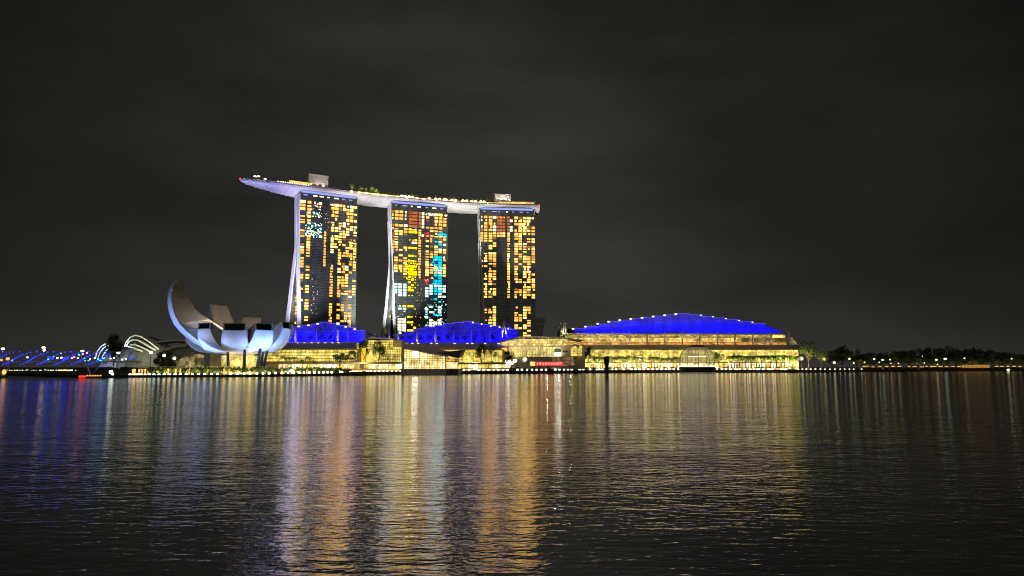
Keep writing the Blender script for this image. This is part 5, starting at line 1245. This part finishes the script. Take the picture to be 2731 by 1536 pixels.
# low boats and pontoons at the quay
for px, w_, Y, lab in ((1344, 20, 757, 'dark flat pontoon moored under the lamps by the plaza floodlights'), (1700, 26, 845, 'dark low boat moored against the quay west of the dome'), (1595, 50, 818, 'long dark jetty low on the water beside the marker post')):
    x0, x1 = xs(px - w_ / 2, Y), xs(px + w_ / 2, Y); t = thing('pontoon', lab, 'pontoon', (xs(px, Y), Y, 0))
    q = MB(); q.loft([[Vector((x, Y - hw_, .9)), Vector((x, Y - hw_ * .7, -.4)), Vector((x, Y + hw_ * .7, -.4)), Vector((x, Y + hw_, .9))] for x, hw_ in ((x0, .4), (x0 + 1.5, 2), (x1 - 1.5, 2), (x1, .6))]); q.build('hull', M['black'], t)
    q = MB(); q.box((x0 + 2, Y - 1.3, .9), (x1 - 2, Y + 1.3, 1.7)); q.build('deck_house', M['dark'], t)

# ------------------------------------------------------------------ far shore: stalls, lamps, hoarding
k = 0
for px, py, w_, mt in ((2306, 978, 9, 'lamp'), (2316, 977, 8, 'Y'), (2330, 978.5, 10, 'lamp'), (2348, 978, 12, 'W'), (2366, 978, 11, 'W'), (2383, 977.5, 12, 'W'), (2400, 977.5, 11, 'L'), (2426, 978, 10, 'Y'), (2441, 978, 12, 'Y'), (2460, 978.5, 14, 'lamp'), (2473, 977, 9, 'W'), (2485, 978, 9, 'Y'), (2494, 977.5, 11, 'W'), (2510, 978, 11, 'W'), (2526, 978, 14, 'W'), (2543, 977.5, 11, 'W'), (2559, 978, 12, 'W'), (2660, 977, 9, 'W'), (2674, 977.5, 12, 'W'), (2690, 977, 12, 'L'), (2706, 977, 11, 'W'), (2722, 978, 9, 'W')):
    Y = shoreY(px) + 6; c = at(px, py, Y); w_ *= rnd.uniform(.45, .8); x0, x1 = xs(px - w_ / 2, Y), xs(px + w_ / 2, Y); zb = shoreZ(px)
    t = thing('market_stall', 'glowing market stall tent in the row along the far shore', 'stall', (c.x, Y, zb), 'lit stalls along the far shore')
    q = MB(); q.box((x0, Y, c.z - .4), (x1, Y + 3, c.z + .5)); q.build('lit_front', M['V'], t)
    q = MB(); q.box((x0 + .1, Y + .3, zb), (x1 - .1, Y + 2.8, c.z - .4)); q.build('counter', M['dark'], t)
    q = MB(); q.prism([Vector((x0 - .4, Y - .4, c.z + .6)), Vector((x1 + .4, Y - .4, c.z + .6)), Vector(((x0 + x1) / 2, Y - .4, c.z + 2.4))], (0, 3.8, 0)); q.build('tent_roof', M['cream'], t)
for px, py, r, mt, lab in ((2265.5, 957, 2.0, 'lamp_warm', 0), (2331.5, 957.5, 2.0, 'lamp', 0), (2374, 959, 1.5, 'lamp_warm', 0), (2354, 960, 2.1, 'lamp_cool', 1), (2497.5, 959.5, 2.3, 'lamp_warm', 0), (2521, 957, 2.9, 'lamp_cool', 1), (2572, 955.5, 1.7, 'lamp', 0), (2698, 956.5, 1.6, 'lamp', 0), (2277, 968, 1.4, 'lamp', 0), (2460, 950, .9, 'lamp_warm', 0), (2225, 967, 2.6, 'lamp', 0), (2306, 966, 1.2, 'lamp_warm', 0), (2345, 966, 1.2, 'lamp', 0), (2376, 969, 1.2, 'lamp', 0), (2396, 969, 1.2, 'lamp_warm', 0), (2465, 968, 1.2, 'lamp', 0), (2500, 972, 1.3, 'lamp', 0)):
    Y = shoreY(px) + 16; c = at(px, py, Y)
    t = thing('street_lamp', 'green-white floodlight tower among the dark far-shore trees' if lab else 'round street lamp glowing among the dark far-shore trees', 'street lamp', (c.x, Y, shoreZ(px)), 'far-shore floodlight towers' if lab else 'street lamps of the far shore')
    q = MB(); q.tube([Vector((c.x, Y, shoreZ(px))), c], .25, 5); q.build('post', M['dark'], t)
    q = MB(); q.ball(c, r * .72, 8, 6, (1.3, 1, .8) if lab else (1, 1, 1)); q.build('lamp_head', M['C' if lab else 'lamp_far'], t, smooth=True)
Y = shoreY(2602) + 10
hd = thing('hoarding', 'long low orange-lit hoarding between the stalls of the far shore', 'hoarding', at(2602, 982, Y))
slab(hd, 2566, 2640, 973, 981, Y, 1, 'hoard', 'panel') if 'hoard' in M else slab(hd, 2566, 2640, 973, 981, Y, 1, 'b', 'panel')
q = MB()
for px in range(2566, 2641, 8): q.tube([at(px, 982, Y - .3), at(px, 972.5, Y - .3)], .2, 4)
q.build('post', M['mullion'], hd)
Yb = shoreY(2690) - 60; bt = thing('motor_boat', 'small dark motor boat with a bright white lamp off the far shore', 'boat', (xs(2692, Yb), Yb, 0))
q = MB(); q.loft([[Vector((xs(p_, Yb), Yb - h_, 1.6)), Vector((xs(p_, Yb), Yb - h_ * .6, -.2)), Vector((xs(p_, Yb), Yb + h_ * .6, -.2)), Vector((xs(p_, Yb), Yb + h_, 1.6))] for p_, h_ in ((2680, .3), (2684, 1.8), (2702, 1.8), (2706, 1.2))]); q.build('hull', M['dark'], bt)
q = MB(); q.box((xs(2690, Yb), Yb - 1.2, 1.6), (xs(2700, Yb), Yb + 1.2, 3.4)); q.build('cabin', M['dark'], bt)
q = MB(); q.ball(at(2689, 986, Yb - 1.4), 1.7, 8, 6, (1.4, .6, .8)); q.build('lamp', M['lamp'], bt)
# far river-mouth shore beyond the bridge
k = 0
for i in range(26):
    px = 12 + i * 7.4 + rnd.uniform(-2, 2); py = 987 + rnd.uniform(-1.5, 2.5); Y = 952 + 12 * (i % 2); c = at(px, py, 962)
    t = thing('street_lamp', 'small white lamp on the distant shore seen under the footbridge', 'street lamp', (c.x, 965, 1.6), 'lamps of the shore under the footbridge')
    q = MB(); q.tube([Vector((c.x, 965, 1.6)), Vector((c.x, 965, max(c.z, 2.2)))], .2, 4); q.build('post', M['dark'], t); q = MB(); q.ball(Vector((c.x, 965, max(c.z, 2.4))), rnd.uniform(.5, 1.1), 6, 5); q.build('lamp_head', M[rnd.choice(['lamp_far', 'lamp_far', 'C'])], t)
st = thing('waterside_shelter', 'low amber-lit shelter on the distant shore under the footbridge', 'shelter', at(172, 992, 970))
slab(st, 158, 188, 986, 991, 970, 2, 'W', 'lit_front'); slab(st, 156, 190, 984.5, 986, 969, 5, 'dark', 'roof')

# ------------------------------------------------------------------ floodlights
# museum petals: blue-white wash from the quay edge
MBL = (.26, .42, 1.0)
for az, r_, e in ((249, 50, 1.0), (283, 49, .85), (314, 49, .95), (343, 45, 1.25)):
    d_ = Vector((math.cos(R(az)), math.sin(R(az)), 0)); p = MC + d_ * r_; p.z = 2.2
    spot(p, MC + d_ * 30 + Vector((0, 0, 23)), 92000 * e, MBL, 74, .7, .4, 'museum_floodlight')
_d = Vector((math.cos(R(216)), math.sin(R(216)), 0)); _p = MC + _d * 80 + Vector((-.588, .809, 0)) * 8; _p.z = 2.4
spot(_p, MC + _d * 42 + Vector((0, 0, 30)), 150000, MBL, 62, .7, .4, 'museum_floodlight')
spot(MC + Vector((6, -6, 26)), MC + Vector((-14, 26, 38)), 110000, (1, .80, .62), 120, .8, .5, 'museum_added_fill')  # added unseen warm fill that lifts the petals' inner sides
spot(MC + Vector((0, -16, 27)), MC + Vector((-34, -14, 36)), 75000, (1, .84, .66), 100, .8, .5, 'museum_added_fill')
_q = MC + Vector((8, -20, 31)); spot(_q, MC + Vector((-34, -24, 28)), 36000, (1, .86, .72), 80, .8, .5, 'museum_added_fill')
for px, Y in ((632, 522), (668, 524)): spot(Vector((xs(px, Y), Y, 2.2)), at(px, 940, 540), 9000, (1, .72, .45), 130, .7, .3, 'museum_base_light')
# hull and end walls
def ground_spot(px, Y, z, tgt, e, c, ang): spot(Vector((xs(px, Y), Y, z)), tgt, e, c, ang, .7, .6, 'tower_floodlight')
ground_spot(690, 640, 8, rpt(735, 8, -5), 2.6e6, (.42, .42, 1.0), 26)
ground_spot(860, 672, 50, rpt(870, 3, -3), 6.5e5, (1.0, .82, .80), 34)
ground_spot(1000, 690, 36, rpt(1000, 10, -5), 1.7e6, (1.0, .95, .86), 34)
ground_spot(1120, 775, 54, rpt(1120, 3, -3), 4.2e5, (1.0, .86, .84), 44)
ground_spot(1236, 775, 58, rpt(1240, 10, -5), 1.35e6, (1.0, .94, .88), 40)
ground_spot(1400, 812, 46, rpt(1400, 3, -3), 1.0e6, (1.0, .92, .90), 40)
for px, Y, tx, ty, Yt, e, c in ((640, 690, 786, 720, 800, 1.7e6, (.74, .73, 1.0)), (905, 752, 1038, 740, 850, 1.9e6, (.92, .94, 1.0)), (1185, 796, 1284, 760, 880, 1.7e6, (.95, .95, .95))):
    ground_spot(px, Y, 34, at(tx, ty, Yt), e, c, 56)

# uplights under palms and trees (their fixtures stand in the planters)
PG = (1.0, .86, .42)
for px in list(range(1588, 1716, 18)) + list(range(1745, 1815, 20)) + list(range(1948, 2135, 18)):
    p = shore(px, 3 if px > 1900 else 10, shoreZ(px) + .6); spot(p, p + Vector((0, 14, 17)), 64000, PG, 105, .8, .3, 'palm_uplight')
for px, e in ((906, 5000), (938, 5000), (968, 8000), (1010, 8000), (760, 4000), (790, 4000), (822, 4000), (1052, 9000), (1240, 9000), (1262, 9000), (1286, 7000), (1316, 7000), (1345, 9000), (1552, 8000), (1568, 8000), (1917, 5000)):
    p = shore(px, 8, shoreZ(px) + .6); spot(p, p + Vector((0, 16, 14)), e * 2.6, PG, 110, .8, .3, 'tree_uplight')
for px in (2150, 2166, 2190): p = shore(px, 25, 3.4); spot(p, p + Vector((0, 20, 20)), 52000, PG, 110, .8, .3, 'tree_uplight')
for i in range(9): px = 2300 + i * 52; p = shore(px, 14, 3.0); spot(p, p + Vector((0, 20, 11)), 9000, (1, .9, .5), 120, .8, .3, 'tree_uplight')
for px in range(420, 890, 26): p = shore(px, 3.5, 1.8); spot(p, p + Vector((0, 6, .6)), 3600, (1, .85, .3), 130, .8, .2, 'shrub_uplight')
for px in (938, 958, 978, 998, 1010, 1030, 1060, 1086, 1112, 1130, 1165, 1212, 1300): p = rpt(px, .3, 1.0); spot(p, p + Vector((0, 3, 2.6)), 10000, (1.0, .82, .22), 130, .8, .2, 'deck_uplight')
for px, zz in ((846, .8), (868, .8), (1336, 6.2), (1354, 6.2)): p = rpt(px, 3.2, zz); spot(p, p + Vector((0, 9, 9)), 5200, (1.0, .90, .82), 130, .8, .2, 'deck_uplight')

for px in (1345, 1375, 1405, 1435, 1465, 1492): p = Vector((xs(px, 774), 774, zof(952, 774) + .6)); spot(p, p + Vector((0, 8, 11)), 7000, (1, .85, .52), 120, .8, .3, 'rib_uplight')
for P_ in (at(1342, 903, YB + 8), at(1503, 900, YD - 8)): spot(P_, P_ + Vector((1, 6, 18)), 12000, (1, .88, .6), 75, .8, .3, 'mast_uplight')

for px in (1400, 1430, 1460, 1490, 1520): p = shore(px, .8, 3.1); spot(p, at(px, 965, wallY), 2600, (1, .93, .80), 80, .8, .3, 'wall_added_fill')  # unseen spots added to brighten the chequered wall
